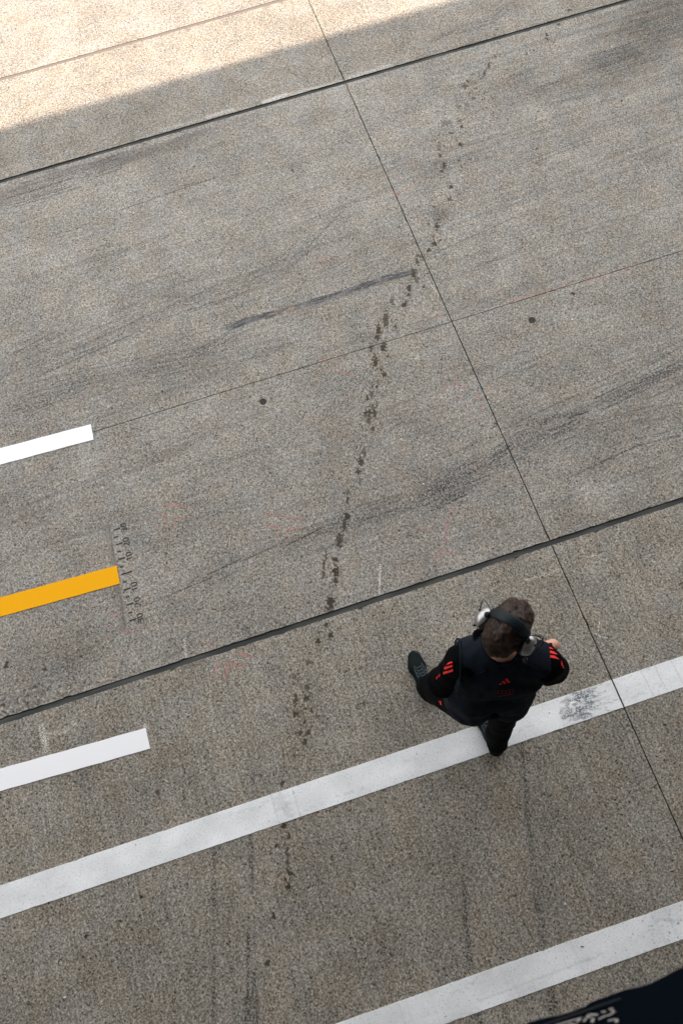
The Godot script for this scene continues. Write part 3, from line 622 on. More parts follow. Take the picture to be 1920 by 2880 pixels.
# ---------------------------------------------------------------- ground
func uneven(x0: float, x1: float, z0: float, z1: float, sd: int, amp: Array) -> PackedVector2Array:
	# the outline of a sheet or slab; amp: how uneven its z0, x1, z1, x0 edges are
	var f := FastNoiseLite.new()
	f.seed = sd
	f.frequency = 9.0
	f.fractal_octaves = 3
	var p := PackedVector2Array()
	var run := func(a: Vector2, b: Vector2, inward: Vector2, am: float) -> void:
		var steps := 1
		if am > 0.0:
			steps = maxi(1, int((b - a).length() / 0.018))
		for i in steps:
			var q := a.lerp(b, float(i) / steps)
			if am > 0.0 and i > 0:
				var e := f.get_noise_2d(q.x, q.y)
				q += inward * (absf(e) * am + maxf(0.0, e - 0.33) * am * 4.5)
			p.append(q)
	run.call(Vector2(x0, z0), Vector2(x1, z0), Vector2(0, 1), amp[0])
	run.call(Vector2(x1, z0), Vector2(x1, z1), Vector2(-1, 0), amp[1])
	run.call(Vector2(x1, z1), Vector2(x0, z1), Vector2(0, -1), amp[2])
	run.call(Vector2(x0, z1), Vector2(x0, z0), Vector2(1, 0), amp[3])
	return p


func make_pavement() -> void:
	var s := Shape.new()
	s.top(PackedVector2Array([Vector2(-400, -400), Vector2(400, -400), Vector2(400, 400), Vector2(-400, 400)]), -0.06, func(q: Vector2): return q)
	var g := obj("ground", s.done(M.base))
	g.set_meta("kind", "structure")
	var pv := Node3D.new()
	put(pv, "pavement")
	pv.set_meta("kind", "structure")
	var uv_far := func(q: Vector2): return (q - FAR_AT) / FAR_SIZE
	var uv_near := func(q: Vector2): return (q - NEAR_AT) / NEAR_SIZE
	# rows across the lane, columns along it; between them the joints
	var rows := [[-16.0, -10.30], [-10.26, -6.226], [-6.194, -5.1335], [-5.1005, -2.7465], [-2.7425, -1.1045], [-1.0725, 2.95], [2.99, 7.0]]
	var cols := [[-13.0, -8.5], [-8.494, -3.60], [-3.594, 1.347], [1.3525, 6.3], [6.306, 11.2], [11.206, 16.0]]
	for r in rows.size():
		for k in cols.size():
			var seen: bool = (k == 2 or k == 3) and r > 0 and r < 6
			var am := [0.0, 0.0, 0.0, 0.0]
			if seen:
				am = [[0, 0, 0.002, 0.0034, 0.001, 0.0040, 0][r], 0.0018 if k == 2 else 0.0, [0, 0.002, 0.0034, 0.001, 0.0044, 0.0, 0][r], 0.0018 if k == 3 else 0.0]
			var p := uneven(cols[k][0], cols[k][1], rows[r][0], rows[r][1], r * 10 + k, am)
			var t := Shape.new()
			var uvf: Callable = uv_near if r >= 5 else uv_far
			t.top(p, 0.0, uvf)
			var m := t.done(M.concrete_near if r >= 5 else M.concrete)
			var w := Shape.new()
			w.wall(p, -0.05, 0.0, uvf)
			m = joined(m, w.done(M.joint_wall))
			obj("slab", m, null, pv)
	var strip := func(called: String, z0: float, z1: float, y: float, m: Material) -> void:
		var t := Shape.new()
		t.box(Vector3(-13, -0.05, z0), Vector3(16, y, z1))
		obj(called, t.done(m), null, pv)
	for j in 2:  # black sealant, dusty and uneven
		var zc: float = [-5.117, -1.0885][j]
		var nf := FastNoiseLite.new()
		nf.seed = 77 + j
		nf.frequency = 3.0
		nf.fractal_octaves = 4
		var t := Shape.new()
		var prev := []
		for i in 968:
			var x := -13.0 + i * 0.03
			var row := []
			for k in 5:
				var u := (k - 2.0) / 2.0
				var e := nf.get_noise_2d(x, u * 0.08)
				var y := -0.007 + 0.003 * e - 0.003 * u * u
				var cc := Color(0.030, 0.034, 0.033).lerp(Color(0.075, 0.075, 0.068), clampf(0.30 + e * 1.1 + 0.25 * (absf(u) - 0.5), 0.0, 1.0))
				row.append(t.vert(Vector3(x, y, zc + u * 0.0165), Vector3.UP, Vector2.ZERO, cc))
			if prev:
				for k in 4:
					t.quad(prev[k], row[k], row[k + 1], prev[k + 1])
			prev = row
		obj("joint_sealant", t.done(M.sealant), null, pv)
	strip.call("joint_filler", -6.2235, -6.1965, -0.002, M.filler)
	strip.call("joint_filler", -10.2975, -10.2625, -0.002, M.filler)
	strip.call("joint_filler", 2.953, 2.987, -0.006, M.crack)
	var t2 := Shape.new()
	t2.box(Vector3(-13, -0.055, -2.7455), Vector3(16, -0.012, -2.7435))
	for x in [-8.497, -3.597, 1.34975, 6.303, 11.203]:
		for r in rows:
			t2.box(Vector3(x - 0.0015, -0.055, r[0]), Vector3(x + 0.0015, -0.014, r[1]))
	obj("crack_dirt", t2.done(M.crack), null, pv)


func joined(a: ArrayMesh, b: ArrayMesh) -> ArrayMesh:
	a.add_surface_from_arrays(Mesh.PRIMITIVE_TRIANGLES, b.surface_get_arrays(0))
	a.surface_set_material(a.get_surface_count() - 1, b.surface_get_material(0))
	return a


# ---------------------------------------------------------------- the pit building behind the camera, with an added overhang shading the lane
func make_building() -> void:
	var b := thing("pit_building", Vector3(0, 0, 0))
	tag(b, "tall pit building with added shading overhang and balcony behind the dark banner", "building")
	var wall := mat(Color(0.22, 0.22, 0.215), 0.9)
	var dark := mat(Color(0.06, 0.06, 0.065), 0.7)
	var metal := mat(Color(0.35, 0.36, 0.37), 0.45, 0.7)
	var part := func(called: String, lo: Vector3, hi: Vector3, m: Material) -> void:
		var s := Shape.new()
		s.box(lo, hi)
		obj(called, s.done(m), null, b)
	part.call("wall", Vector3(-24, 3.4, 3.2), Vector3(26, 13.2, 12.0), wall)
	for i in 6:
		part.call("pier", Vector3(-24.0 + i * 9.8, 0.0, 3.0), Vector3(-23.0 + i * 9.8, 3.0, 4.0), wall)
	for i in 5:
		part.call("garage_door", Vector3(-22.99 + i * 9.8, 0.0, 3.5), Vector3(-14.21 + i * 9.8, 3.0, 3.6), dark)
	part.call("balcony", Vector3(-24, 3.0, 0.36), Vector3(26, 3.395, 12.0), wall)
	part.call("handrail", Vector3(-24, 4.20, 0.40), Vector3(26, 4.25, 0.46), metal)
	for i in 26:
		part.call("railing_post", Vector3(-23.9 + i * 1.99, 3.395, 0.41), Vector3(-23.86 + i * 1.99, 4.199, 0.45), metal)
	part.call("added_canopy", Vector3(-26, 6.5, -2.07), Vector3(28, 6.75, 3.198), wall)  # unseen overhang added for the shadow edge and to dim the near ground
	part.call("roof", Vector3(-26, 13.205, 2.6), Vector3(28, 13.6, 12.5), wall)


# ---------------------------------------------------------------- lines and tape
func make_markings() -> void:
	var line := func(z0: float, z1: float, m: Material, sd: int) -> MeshInstance3D:
		var uvf := func(q: Vector2): return Vector2((q.x + 2.9) / 8.0, (q.y - z0) / 0.16)
		var s := Shape.new()
		for k in 5:
			var xs: Array = [[-8.49, -3.602], [-3.592, 1.3455], [1.3538, 6.298], [6.308, 11.198], [-12.9, -8.502]][k]
			var p := uneven(xs[0], xs[1], z0, z1, sd + k, [0.0016, 0.0008, 0.0016, 0.0008])
			s.top(p, 0.0035, uvf)
			s.wall(p, 0.0005, 0.0035, uvf)
		return obj("painted_line", s.done(m))
	tag(line.call(-0.245, -0.0885, M.line, 50), "wide white painted line under the person's rear foot, scuffed grey to the right", "painted line", "white lines painted along the lane")
	tag(line.call(0.8605, 1.0135, M.line_near, 60), "wide white painted line along the edge of the dark banner", "painted line", "white lines painted along the lane")
	var strips := [
		[Vector2(-1.141, -2.804), Vector2(-1.144, -2.686), Vector2(0.0455, 0.0435), M.white_tape, "white woven tape strip whose end covers the thin saw-cut joint", 1],
		[Vector2(-1.169, -1.790), Vector2(-1.173, -1.671), Vector2(0.0426, 0.0419), M.yellow_tape, "yellow woven tape strip ending at the middle tick of the stencilled scale", 1],
		[Vector2(-1.200, -0.796), Vector2(-1.199, -0.679), Vector2(0.0442, 0.0421), M.white_tape, "white woven tape strip between the wide dark joint and the long white line", 1],
	]
	for t in strips:
		var s := Shape.new()
		var a: Vector2 = t[0]
		var b: Vector2 = t[1]
		var l := 3.4
		var n := 60
		var prev := []
		for i in n + 1:
			var x := -l * i / n
			var wv := 0.0012 * sin(i * 1.7) + 0.0008 * sin(i * 0.43 + a.y)
			var pa := Vector3(a.x + x, 0.0042 + wv * 0.4, a.y + x * t[2].x + wv * 0.8)
			var pb := Vector3(b.x + x, 0.0042 - wv * 0.3, b.y + x * t[2].y + wv * 0.6)
			var da := Vector3(pa.x, 0.0006, pa.z)
			var db := Vector3(pb.x, 0.0006, pb.z)
			var row := [s.vert(pa, Vector3.UP, Vector2(x, 0) / 0.028), s.vert(pb, Vector3.UP, Vector2(x, 0.118) / 0.028), s.vert(pa, Vector3(0, 0, -1), Vector2(x, 0) / 0.028), s.vert(da, Vector3(0, 0, -1), Vector2(x, 0) / 0.028), s.vert(pb, Vector3(0, 0, 1), Vector2(x, 0) / 0.028), s.vert(db, Vector3(0, 0, 1), Vector2(x, 0) / 0.028)]
			if prev:
				s.quad(prev[0], row[0], row[1], prev[1])
				s.quad(prev[2], row[2], row[3], prev[3])
				s.quad(prev[4], row[4], row[5], prev[5])
			else:
				s.flat_quad(pa, pb, db, da, Vector3.RIGHT)
			prev = row
		tag(obj("tape_strip", s.done(t[3])), t[4], "tape", "tape strips stuck on the concrete")


func make_scale() -> void:
	var long_z := [-2.023, -1.924, -1.825, -1.725, -1.625, -1.528, -1.429]
	var long_x := [-1.121, -1.125, -1.131, -1.118, -1.135, -1.139, -1.143]
	var short_z := [-1.974, -1.875, -1.774, -1.675, -1.576, -1.477]
	var short_x := [-1.135, -1.137, -1.140, -1.143, -1.145, -1.149]
	var far_of := ["beside the smudged thirty at the scale's top end", "beside the twenty above the yellow tape", "beside the ten just above the yellow tape", "", "beside the ten just below the yellow tape", "beside the twenty below the yellow tape", "beside the thirty at the bottom end, by red chalk"]
	var no_uv := func(_q: Vector2): return Vector2.ZERO
	for i in 7:
		var s := Shape.new()
		var h := 0.034 if i == 3 else 0.021
		var p := uneven(long_x[i] - h, long_x[i] + h, long_z[i] - 0.0042, long_z[i] + 0.0042, 80 + i, [0.0022, 0.001, 0.0022, 0.001])
		s.top(p, 0.0025, no_uv)
		s.wall(p, 0.0005, 0.0025, no_uv)
		tag(obj("tick_mark", s.done(M.stencil)), "longest black tick on the scale, level with the yellow tape end" if i == 3 else "long black stencilled tick " + far_of[i], "tick mark", "black ticks of the stencilled scale")
	var between := ["between the smudged thirty and the twenty below it", "between the twenty and ten above the yellow tape", "right above the longest tick at the tape's upper corner", "right below the longest tick at the tape's lower corner", "between the ten and twenty below the yellow tape", "faint and broken, between the twenty and the bottom thirty"]
	for i in 6:
		var s := Shape.new()
		var p := uneven(short_x[i] - 0.0105, short_x[i] + 0.0105, short_z[i] - 0.004, short_z[i] + 0.004, 90 + i, [0.002, 0.001, 0.002, 0.001])
		s.top(p, 0.0025, no_uv)
		s.wall(p, 0.0005, 0.0025, no_uv)
		tag(obj("tick_mark", s.done(M.stencil)), "short black tick " + between[i], "tick mark", "black ticks of the stencilled scale")
	var font := SystemFont.new()
	font.font_names = PackedStringArray(["Droid Sans"])
	var num := ["30", "20", "10", "10", "20", "30"]
	var nx := [-1.077, -1.081, -1.084, -1.091, -1.094, -1.097]
	var nz := [-2.022, -1.923, -1.825, -1.626, -1.527, -1.426]
	var what := ["smudged stencilled thirty at the top end of the scale", "stencilled twenty under the smudged thirty, above the yellow tape", "stencilled ten next to the yellow tape's upper corner", "stencilled ten next to the yellow tape's lower corner", "stencilled twenty below the yellow tape, over the clean thirty", "clean stencilled thirty at the bottom end, near red chalk marks"]
	for i in 6:
		var tm := TextMesh.new()
		tm.text = num[i]
		tm.font = font
		tm.font_size = 64
		tm.pixel_size = 0.00082
		tm.depth = 0.001
		tm.material = M.stencil
		var o := obj("painted_number", tm)
		o.transform = Transform3D(Basis(Vector3(0, 0, -1), Vector3(-1, 0, 0), Vector3(0, 1, 0)), Vector3(nx[i], 0.0022, nz[i]))
		o.scale = Vector3(1.10, 0.96, 1.0)
		tag(o, what[i], "painted number", "numbers of the stencilled scale")


# ---------------------------------------------------------------- small things on the ground
func make_small_things() -> void:
	var caps := [-0.019, -2.585, 1.851, -2.573]
	var lab := ["round dark plug in the concrete left of the oil drip trail", "round dark plug in the concrete right of the thin cross joint"]
	for i in 2:
		var c := thing("anchor_plug", Vector3(caps[i * 2], 0, caps[i * 2 + 1]))
		tag(c, lab[i], "anchor plug", "round plugs set in the slab")
		var ring := Shape.new()
		ring.lathe(PackedVector2Array([Vector2(0.0225, 0.0005), Vector2(0.0225, 0.003), Vector2(0.020, 0.0038), Vector2(0.0185, 0.003), Vector2(0.018, 0.0012)]), Vector3.ZERO, Basis.IDENTITY, 28)
		obj("rim", ring.done(mat(Color(0.022, 0.023, 0.021), 0.6)), null, c)
		var disc := Shape.new()
		disc.lathe(PackedVector2Array([Vector2(0.018, 0.0012), Vector2(0.012, 0.0018), Vector2(0.0005, 0.0016)]), Vector3.ZERO, Basis.IDENTITY, 28)
		obj("core", disc.done(mat(Color(0.035, 0.036, 0.030), 0.9)), null, c)
		for k in 5:
			var cr := Shape.new()
			var a := k * 1.31 + i
			pebble(cr, Vector3(cos(a) * 0.011, 0.002, sin(a) * 0.010), Vector3(0.0035, 0.0014, 0.002), 300 + k + i * 9, Color.WHITE)
			obj("grit", cr.done(mat(Color(0.12, 0.12, 0.10) if k % 2 else Color(0.015, 0.015, 0.014), 0.9)), null, c)
	var bits := [
		[-1.870, 0.363, 0.0075, Color(0.62, 0.61, 0.57), "pebble", "small white pebble on the bare concrete below the long white line", "pebble"],
		[-1.717, 0.124, 0.009, Color(0.018, 0.018, 0.016), "grit_lump", "small black lump nearest the white pebble, below the white line", "grit lump"],
		[-1.403, 0.031, 0.010, Color(0.022, 0.024, 0.022), "grit_lump", "black pointed lump close under the white line's lower edge", "grit lump"],
		[2.098, -2.485, 0.0085, Color(0.72, 0.71, 0.67), "pebble", "bright white chip near the right hand dark plug", "pebble"],
		[0.662, 0.705, 0.007, Color(0.55, 0.52, 0.46), "pebble", "pale chip between the person and the line by the banner", "pebble"],
		[0.769, -1.689, 0.007, Color(0.75, 0.73, 0.68), "pebble", "white chip on the concrete just left of the cross joint, above the wide dark joint", "pebble"],
	]
	for i in bits.size():
		var t: Array = bits[i]
		var s := Shape.new()
		pebble(s, Vector3(0, t[2] * 0.4, 0), Vector3(t[2], t[2] * 0.55, t[2] * 0.75), 400 + i, Color.WHITE)
		var o := obj(t[4], s.done(mat(t[3], 0.9)))
		o.position = Vector3(t[0], 0, t[1])
		o.rotation.y = i * 1.1
		tag(o, t[5], t[6])
	var sl := [
		[-1.895, 0.155, 0.022, "thin black rubber sliver lying left of the small black lump", 0.35],
		[0.668, 0.899, 0.014, "curled black rubber sliver on the white line by the banner", 0.9],
	]
	for t in sl:
		var s := Shape.new()
		var pts := PackedVector3Array()
		for k in 7:
			var u := k / 6.0 - 0.5
			pts.append(Vector3(u * t[2], 0.006 + 0.002 * sin(k), t[4] * (0.25 - u * u) * t[2]))
		s.tube(pts, 0.0022, 0.0012, 6)
		var o := obj("rubber_sliver", s.done(mat(Color(0.012, 0.012, 0.012), 0.8)))
		o.position = Vector3(t[0], 0, t[1])
		o.rotation.y = -0.4
		tag(o, t[3], "rubber sliver")


func pebble(s: Shape, at: Vector3, r: Vector3, sd: int, c: Color) -> void:
	var g := RandomNumberGenerator.new()
	g.seed = sd
	var rows := []
	for i in 6:
		var row := []
		for k in 8:
			var th := PI * i / 5.0
			var ph := TAU * k / 8.0
			var q := Vector3(sin(th) * cos(ph), cos(th), sin(th) * sin(ph))
			var j := g.randf_range(0.75, 1.15)
			row.append(s.vert(at + q * r * j, q, Vector2.ZERO, c))
		rows.append(row)
	for i in 5:
		for k in 8:
			s.quad(rows[i][k], rows[i][(k + 1) % 8], rows[i + 1][(k + 1) % 8], rows[i + 1][k])


# ---------------------------------------------------------------- the banner on the balcony front
func make_banner() -> void:
	var b := thing("hanging_banner", Vector3(0, 0, 0))
	tag(b, "dark navy fabric banner with blurred pale lettering, hanging from the balcony rail", "banner")
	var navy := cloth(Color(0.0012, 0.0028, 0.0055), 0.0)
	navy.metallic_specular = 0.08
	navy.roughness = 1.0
	var s := Shape.new()
	var hem := func(x: float) -> float:
		var h := 3.2005
		h += 0.0075 * exp(-pow((x - 0.183) / 0.012, 2.0)) + 0.005 * exp(-pow((x - 0.149) / 0.005, 2.0))
		return h + 0.001 * sin(x * 60.0) + (0.004 * sin(x * 9.0) if x > 0.3 or x < 0.06 else 0.0)
	var prev := []
	for i in 461:
		var x := -0.8 + i * 0.01
		if i > 80 and i < 120:
			x = -0.8 + i * 0.01
		var y0: float = hem.call(x)
		var row := []
		for k in 7:
			var y := lerpf(y0, 4.22, k / 6.0)
			var z := 0.296 + 0.004 * sin(x * 7.0 + k) * (k / 6.0) + (0.002 * sin(x * 60.0) if k == 0 else 0.0)
			row.append(s.vert(Vector3(x, y, z), Vector3(0, 0, -1), Vector2(x, y)))
			row.append(s.vert(Vector3(x, y, z + 0.003), Vector3(0, 0, 1), Vector2(x, y)))
		if prev:
			for k in 6:
				s.quad(prev[k * 2], row[k * 2], row[k * 2 + 2], prev[k * 2 + 2])
				s.quad(prev[k * 2 + 1], row[k * 2 + 1], row[k * 2 + 3], prev[k * 2 + 3])
			s.quad(prev[0], row[0], row[1], prev[1])
		prev = row
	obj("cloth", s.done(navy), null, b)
	var sm := Shape.new()
	var pts := PackedVector3Array()
	for i in 40:
		var x := -0.3 + 0.49 * i / 39.0
		pts.append(Vector3(x, 3.2345 + 0.003 * smoothstep(0.1, 0.19, x), 0.2935))
	sm.tube(pts, 0.0016, 0.0016, 8)
	obj("seam", sm.done(cloth(Color(0.010, 0.013, 0.017), 0.1)), null, b)
	var fold := Shape.new()
	pts = PackedVector3Array()
	for i in 12:
		var x := 0.163 + 0.038 * i / 11.0
		pts.append(Vector3(x, hem.call(x) - 0.0005, 0.2962))
	fold.tube(pts, 0.0022, 0.0022, 6)
	obj("hem_lining", fold.done(mat(Color(0.24, 0.23, 0.21), 0.8)), null, b)
	# the part of the lettering that shows, seen from its upper side
	var white := mat(Color(0.26, 0.25, 0.245), 0.8)
	var strokes := [
		[0.1045, 3.2475, 0.1345, 3.2530], [0.1345, 3.2530, 0.128, 3.262],
		[0.1350, 3.2680, 0.1456, 3.2505], [0.1456, 3.2505, 0.1520, 3.2625], [0.1385, 3.2610, 0.1450, 3.2620], [0.1420, 3.2800, 0.1450, 3.2720],
		[0.1605, 3.2595, 0.1622, 3.2612], [0.1702, 3.2590, 0.1718, 3.2612],
		[0.1515, 3.2790, 0.1590, 3.2765], [0.1625, 3.2785, 0.1712, 3.2750], [0.1712, 3.2750, 0.1705, 3.2690],
		[0.1590, 3.2960, 0.1668, 3.2985], [0.1668, 3.2985, 0.1640, 3.3080], [0.1180, 3.2600, 0.1230, 3.2700],
	]
	for t in strokes:
		var l := Shape.new()
		var a := Vector2(t[0], t[1])
		var e := Vector2(t[2], t[3])
		var u := (e - a).normalized() * 0.0019
		var w := u.orthogonal()
		l.flat_quad(v3(a - u - w), v3(a - u + w), v3(e + u + w), v3(e + u - w), Vector3(0, 0, -1))
		obj("letter_stroke", l.done(white), null, b)


func v3(p: Vector2) -> Vector3:
	return Vector3(p.x, p.y, 0.2935)


# ---------------------------------------------------------------- bodies: distance fields meshed as surface nets
class Field:
	var lo: Vector3
	var c: float
	var nx: int
	var ny: int
	var nz: int
	var g := PackedFloat32Array()

	func _init(a: Vector3, b: Vector3, cell: float) -> void:
		lo = a
		c = cell
		nx = int(ceil((b.x - a.x) / c)) + 1
		ny = int(ceil((b.y - a.y) / c)) + 1
		nz = int(ceil((b.z - a.z) / c)) + 1
		g.resize(nx * ny * nz)
		g.fill(1.0)

	func cap(a: Vector3, b: Vector3, ra: float, rb: float, k := 0.03, sub := false) -> void:
		var m := maxf(ra, rb) + k + 3.0 * c
		var p0 := a.min(b) - Vector3.ONE * m
		var p1 := a.max(b) + Vector3.ONE * m
		var x0 := maxi(0, int((p0.x - lo.x) / c))
		var x1 := mini(nx - 1, int((p1.x - lo.x) / c) + 1)
		var y0 := maxi(0, int((p0.y - lo.y) / c))
		var y1 := mini(ny - 1, int((p1.y - lo.y) / c) + 1)
		var z0 := maxi(0, int((p0.z - lo.z) / c))
		var z1 := mini(nz - 1, int((p1.z - lo.z) / c) + 1)
		var ab := b - a
		var l2 := maxf(ab.length_squared(), 1e-9)
		var rr := rb - ra
		for z in range(z0, z1 + 1):
			for y in range(y0, y1 + 1):
				var i := (z * ny + y) * nx + x0
				var p := lo + Vector3(x0, y, z) * c - a
				for x in range(x0, x1 + 1):
					var t := clampf(p.dot(ab) / l2, 0.0, 1.0)
					var d := (p - ab * t).length() - ra - rr * t
					var o := g[i]
					if sub:
						var h := maxf(k - absf(d + o), 0.0) / k
						g[i] = maxf(-d, o) + h * h * k * 0.25
					elif d < o + k:
						var h := maxf(k - absf(d - o), 0.0) / k
						g[i] = minf(d, o) - h * h * k * 0.25
					p.x += c
					i += 1

	func ell(at: Vector3, b: Basis, r: Vector3, k := 0.02, sub := false) -> void:
		var m := maxf(r.x, maxf(r.y, r.z))
		var small := minf(r.x, minf(r.y, r.z))
		var q := m + k + 3.0 * c
		var x0 := maxi(0, int((at.x - q - lo.x) / c))
		var x1 := mini(nx - 1, int((at.x + q - lo.x) / c) + 1)
		var y0 := maxi(0, int((at.y - q - lo.y) / c))
		var y1 := mini(ny - 1, int((at.y + q - lo.y) / c) + 1)
		var z0 := maxi(0, int((at.z - q - lo.z) / c))
		var z1 := mini(nz - 1, int((at.z + q - lo.z) / c) + 1)
		for z in range(z0, z1 + 1):
			for y in range(y0, y1 + 1):
				var i := (z * ny + y) * nx + x0
				var p := lo + Vector3(x0, y, z) * c - at
				for x in range(x0, x1 + 1):
					var e := Vector3(p.dot(b.x), p.dot(b.y), p.dot(b.z)) / r
					var l := e.length()
					var d := (l - 1.0) * small if l < 0.5 else l * (l - 1.0) / (e / r).length()
					var o := g[i]
					if sub:
						var h := maxf(k - absf(d + o), 0.0) / k
						g[i] = maxf(-d, o) + h * h * k * 0.25
					elif d < o + k:
						var h := maxf(k - absf(d - o), 0.0) / k
						g[i] = minf(d, o) - h * h * k * 0.25
					p.x += c
					i += 1

	func cut(at: Vector3, out: Vector3) -> void:  # keeps what lies behind the plane
		for z in nz:
			for y in ny:
				var i := (z * ny + y) * nx
				var d := (lo + Vector3(0, y, z) * c - at).dot(out)
				for x in nx:
					if d > g[i]:
						g[i] = d
					d += c * out.x
					i += 1

	func shake(sd: int, freq: float, amp: float, stretch := Vector3.ONE) -> void:
		var f := FastNoiseLite.new()
		f.seed = sd
		f.frequency = freq
		f.fractal_octaves = 3
		var i := 0
		for z in nz:
			for y in ny:
				for x in nx:
					if absf(g[i]) < amp * 2.0 + c * 2.5:
						g[i] += amp * f.get_noise_3d((lo.x + x * c) * stretch.x, (lo.y + y * c) * stretch.y, (lo.z + z * c) * stretch.z)
					i += 1

	func at(p: Vector3) -> float:
		var q := (p - lo) / c
		var x := clampi(int(q.x), 0, nx - 2)
		var y := clampi(int(q.y), 0, ny - 2)
		var z := clampi(int(q.z), 0, nz - 2)
		var fx := clampf(q.x - x, 0.0, 1.0)
		var fy := clampf(q.y - y, 0.0, 1.0)
		var fz := clampf(q.z - z, 0.0, 1.0)
		var i := (z * ny + y) * nx + x
		var j := i + nx
		var s := nx * ny
		var a := lerpf(lerpf(g[i], g[i + 1], fx), lerpf(g[j], g[j + 1], fx), fy)
		i += s
		j += s
		return lerpf(a, lerpf(lerpf(g[i], g[i + 1], fx), lerpf(g[j], g[j + 1], fx), fy), fz)

	func normal(p: Vector3) -> Vector3:
		var e := c * 0.8
		var v := Vector3(at(p + Vector3(e, 0, 0)) - at(p - Vector3(e, 0, 0)), at(p + Vector3(0, e, 0)) - at(p - Vector3(0, e, 0)), at(p + Vector3(0, 0, e)) - at(p - Vector3(0, 0, e)))
		return v.normalized() if v.length_squared() > 1e-14 else Vector3.UP

	func hit(o: Vector3, d: Vector3) -> Vector3:
		var t := 0.0
		for k in 260:
			var p := o + d * t
			var q := (p - lo) / c
			if q.x < 0 or q.y < 0 or q.z < 0 or q.x > nx - 1 or q.y > ny - 1 or q.z > nz - 1:
				t += 0.012
				continue
			var s := at(p)
			if s < 0.0004:
				return p
			t += clampf(s * 0.6, 0.0006, 0.02)
		return o + d * t

	func nets(s: Shape, paint: Callable) -> void:
		var sy := nx
		var sz := nx * ny
		var where := PackedInt32Array()
		where.resize(nx * ny * nz)
		where.fill(-1)
		var off := [0, 1, sy, sy + 1, sz, sz + 1, sz + sy, sz + sy + 1]
		var ea := [0, 2, 4, 6, 0, 1, 4, 5, 0, 1, 2, 3]
		var eb := [1, 3, 5, 7, 2, 3, 6, 7, 4, 5, 6, 7]
		var used := PackedInt32Array()
		for z in nz - 1:
			for y in ny - 1:
				var i := z * sz + y * sy - 1
				for x in nx - 1:
					i += 1
					var k := int(g[i] < 0.0) + int(g[i + 1] < 0.0) + int(g[i + sy] < 0.0) + int(g[i + sy + 1] < 0.0) + int(g[i + sz] < 0.0) + int(g[i + sz + 1] < 0.0) + int(g[i + sz + sy] < 0.0) + int(g[i + sz + sy + 1] < 0.0)
					if k == 0 or k == 8:
						continue
					var sum := Vector3.ZERO
					var cnt := 0
					for e in 12:
						var a: int = ea[e]
						var b: int = eb[e]
						var va := g[i + off[a]]
						var vb := g[i + off[b]]
						if (va < 0.0) != (vb < 0.0):
							var t := va / (va - vb)
							var pa := Vector3(a & 1, (a >> 1) & 1, a >> 2)
							sum += pa + (Vector3(b & 1, (b >> 1) & 1, b >> 2) - pa) * t
							cnt += 1
					var p := lo + (Vector3(x, y, z) + sum / cnt) * c
					var nn := normal(p)
					where[i] = s.vert(p, nn, Vector2.ZERO, paint.call(p, nn))
					used.append(i)
		var st := [1, sy, sz]
		for i in used:
			for ax in 3:
				var ua: int = st[(ax + 1) % 3]
				var ub: int = st[(ax + 2) % 3]
				var a := g[i] < 0.0
				var b := g[i + st[ax]] < 0.0
				if a == b or i - ua - ub < 0:
					continue
				var q := [where[i - ua - ub], where[i - ub], where[i], where[i - ua]]
				if q[0] < 0 or q[1] < 0 or q[2] < 0 or q[3] < 0:
					continue
				if a:
					s.ix.append_array([q[0], q[3], q[2], q[0], q[2], q[1]])
				else:
					s.ix.append_array([q[0], q[1], q[2], q[0], q[2], q[3]])


# a flat print that follows the cloth: the quad is dropped along dir onto the field
func print_quad(s: Shape, f: Field, q: Array, h: float, dir: Vector3, nu: int, nv: int, c := Color.WHITE, lift := 0.0035) -> void:
	var rows := []
	for j in nv + 1:
		var row := []
		for i in nu + 1:
			var u := float(i) / nu
			var v := float(j) / nv
			var a := Vector2(q[0], q[1]).lerp(Vector2(q[2], q[3]), u)
			var b := Vector2(q[6], q[7]).lerp(Vector2(q[4], q[5]), u)
			var p := a.lerp(b, v)
			var w := f.hit(Vector3(p.x, h, p.y), dir)
			var nn := f.normal(w)
			row.append(s.vert(w + nn * lift, nn, Vector2(u, v), c))
		rows.append(row)
	for j in nv:
		for i in nu:
			s.quad(rows[j][i], rows[j][i + 1], rows[j + 1][i + 1], rows[j + 1][i])


func narrowed(q: Array) -> Array:
	var p := [Vector2(q[0], q[1]), Vector2(q[2], q[3]), Vector2(q[4], q[5]), Vector2(q[6], q[7])]
	var out := []
	for k in [[0, 3], [1, 2], [2, 1], [3, 0]]:
		var v: Vector2 = p[k[0]].lerp(p[k[1]], 0.13)
		out.append_array([v.x, v.y])
	return out


func on_field(f: Field, flat: Array, h: float, dir: Vector3, lift: float, fine := 4) -> PackedVector3Array:
	var out := PackedVector3Array()
	for i in range(0, flat.size() - 2, 2):
		for k in fine:
			var p := Vector2(flat[i], flat[i + 1]).lerp(Vector2(flat[i + 2], flat[i + 3]), float(k) / fine)
			var w := f.hit(Vector3(p.x, h, p.y), dir)
			out.append(w + f.normal(w) * lift)
	return out


const SKIN := Color(0.56, 0.28, 0.20)
const HEAD_AT := Vector3(0.570, 1.620, -0.432)


func head_basis() -> Basis:  # x right, y up, z to the back of the head
	var fh := Vector3(0.795, 0, -0.606)
	var r := Vector3(0.606, 0, 0.795)
	var f := fh * cos(0.56) + Vector3(0, -sin(0.56), 0)
	return Basis(r, r.cross(f), -f).orthonormalized()


func finger(f: Field, at: Vector3, dirs: Array, lens: Array, r: float) -> void:
	var p := at
	for k in 3:
		var q: Vector3 = p + dirs[k] * lens[k]
		f.cap(p, q, r * (1.0 - 0.08 * k), r * (0.92 - 0.08 * k), 0.003)
		p = q


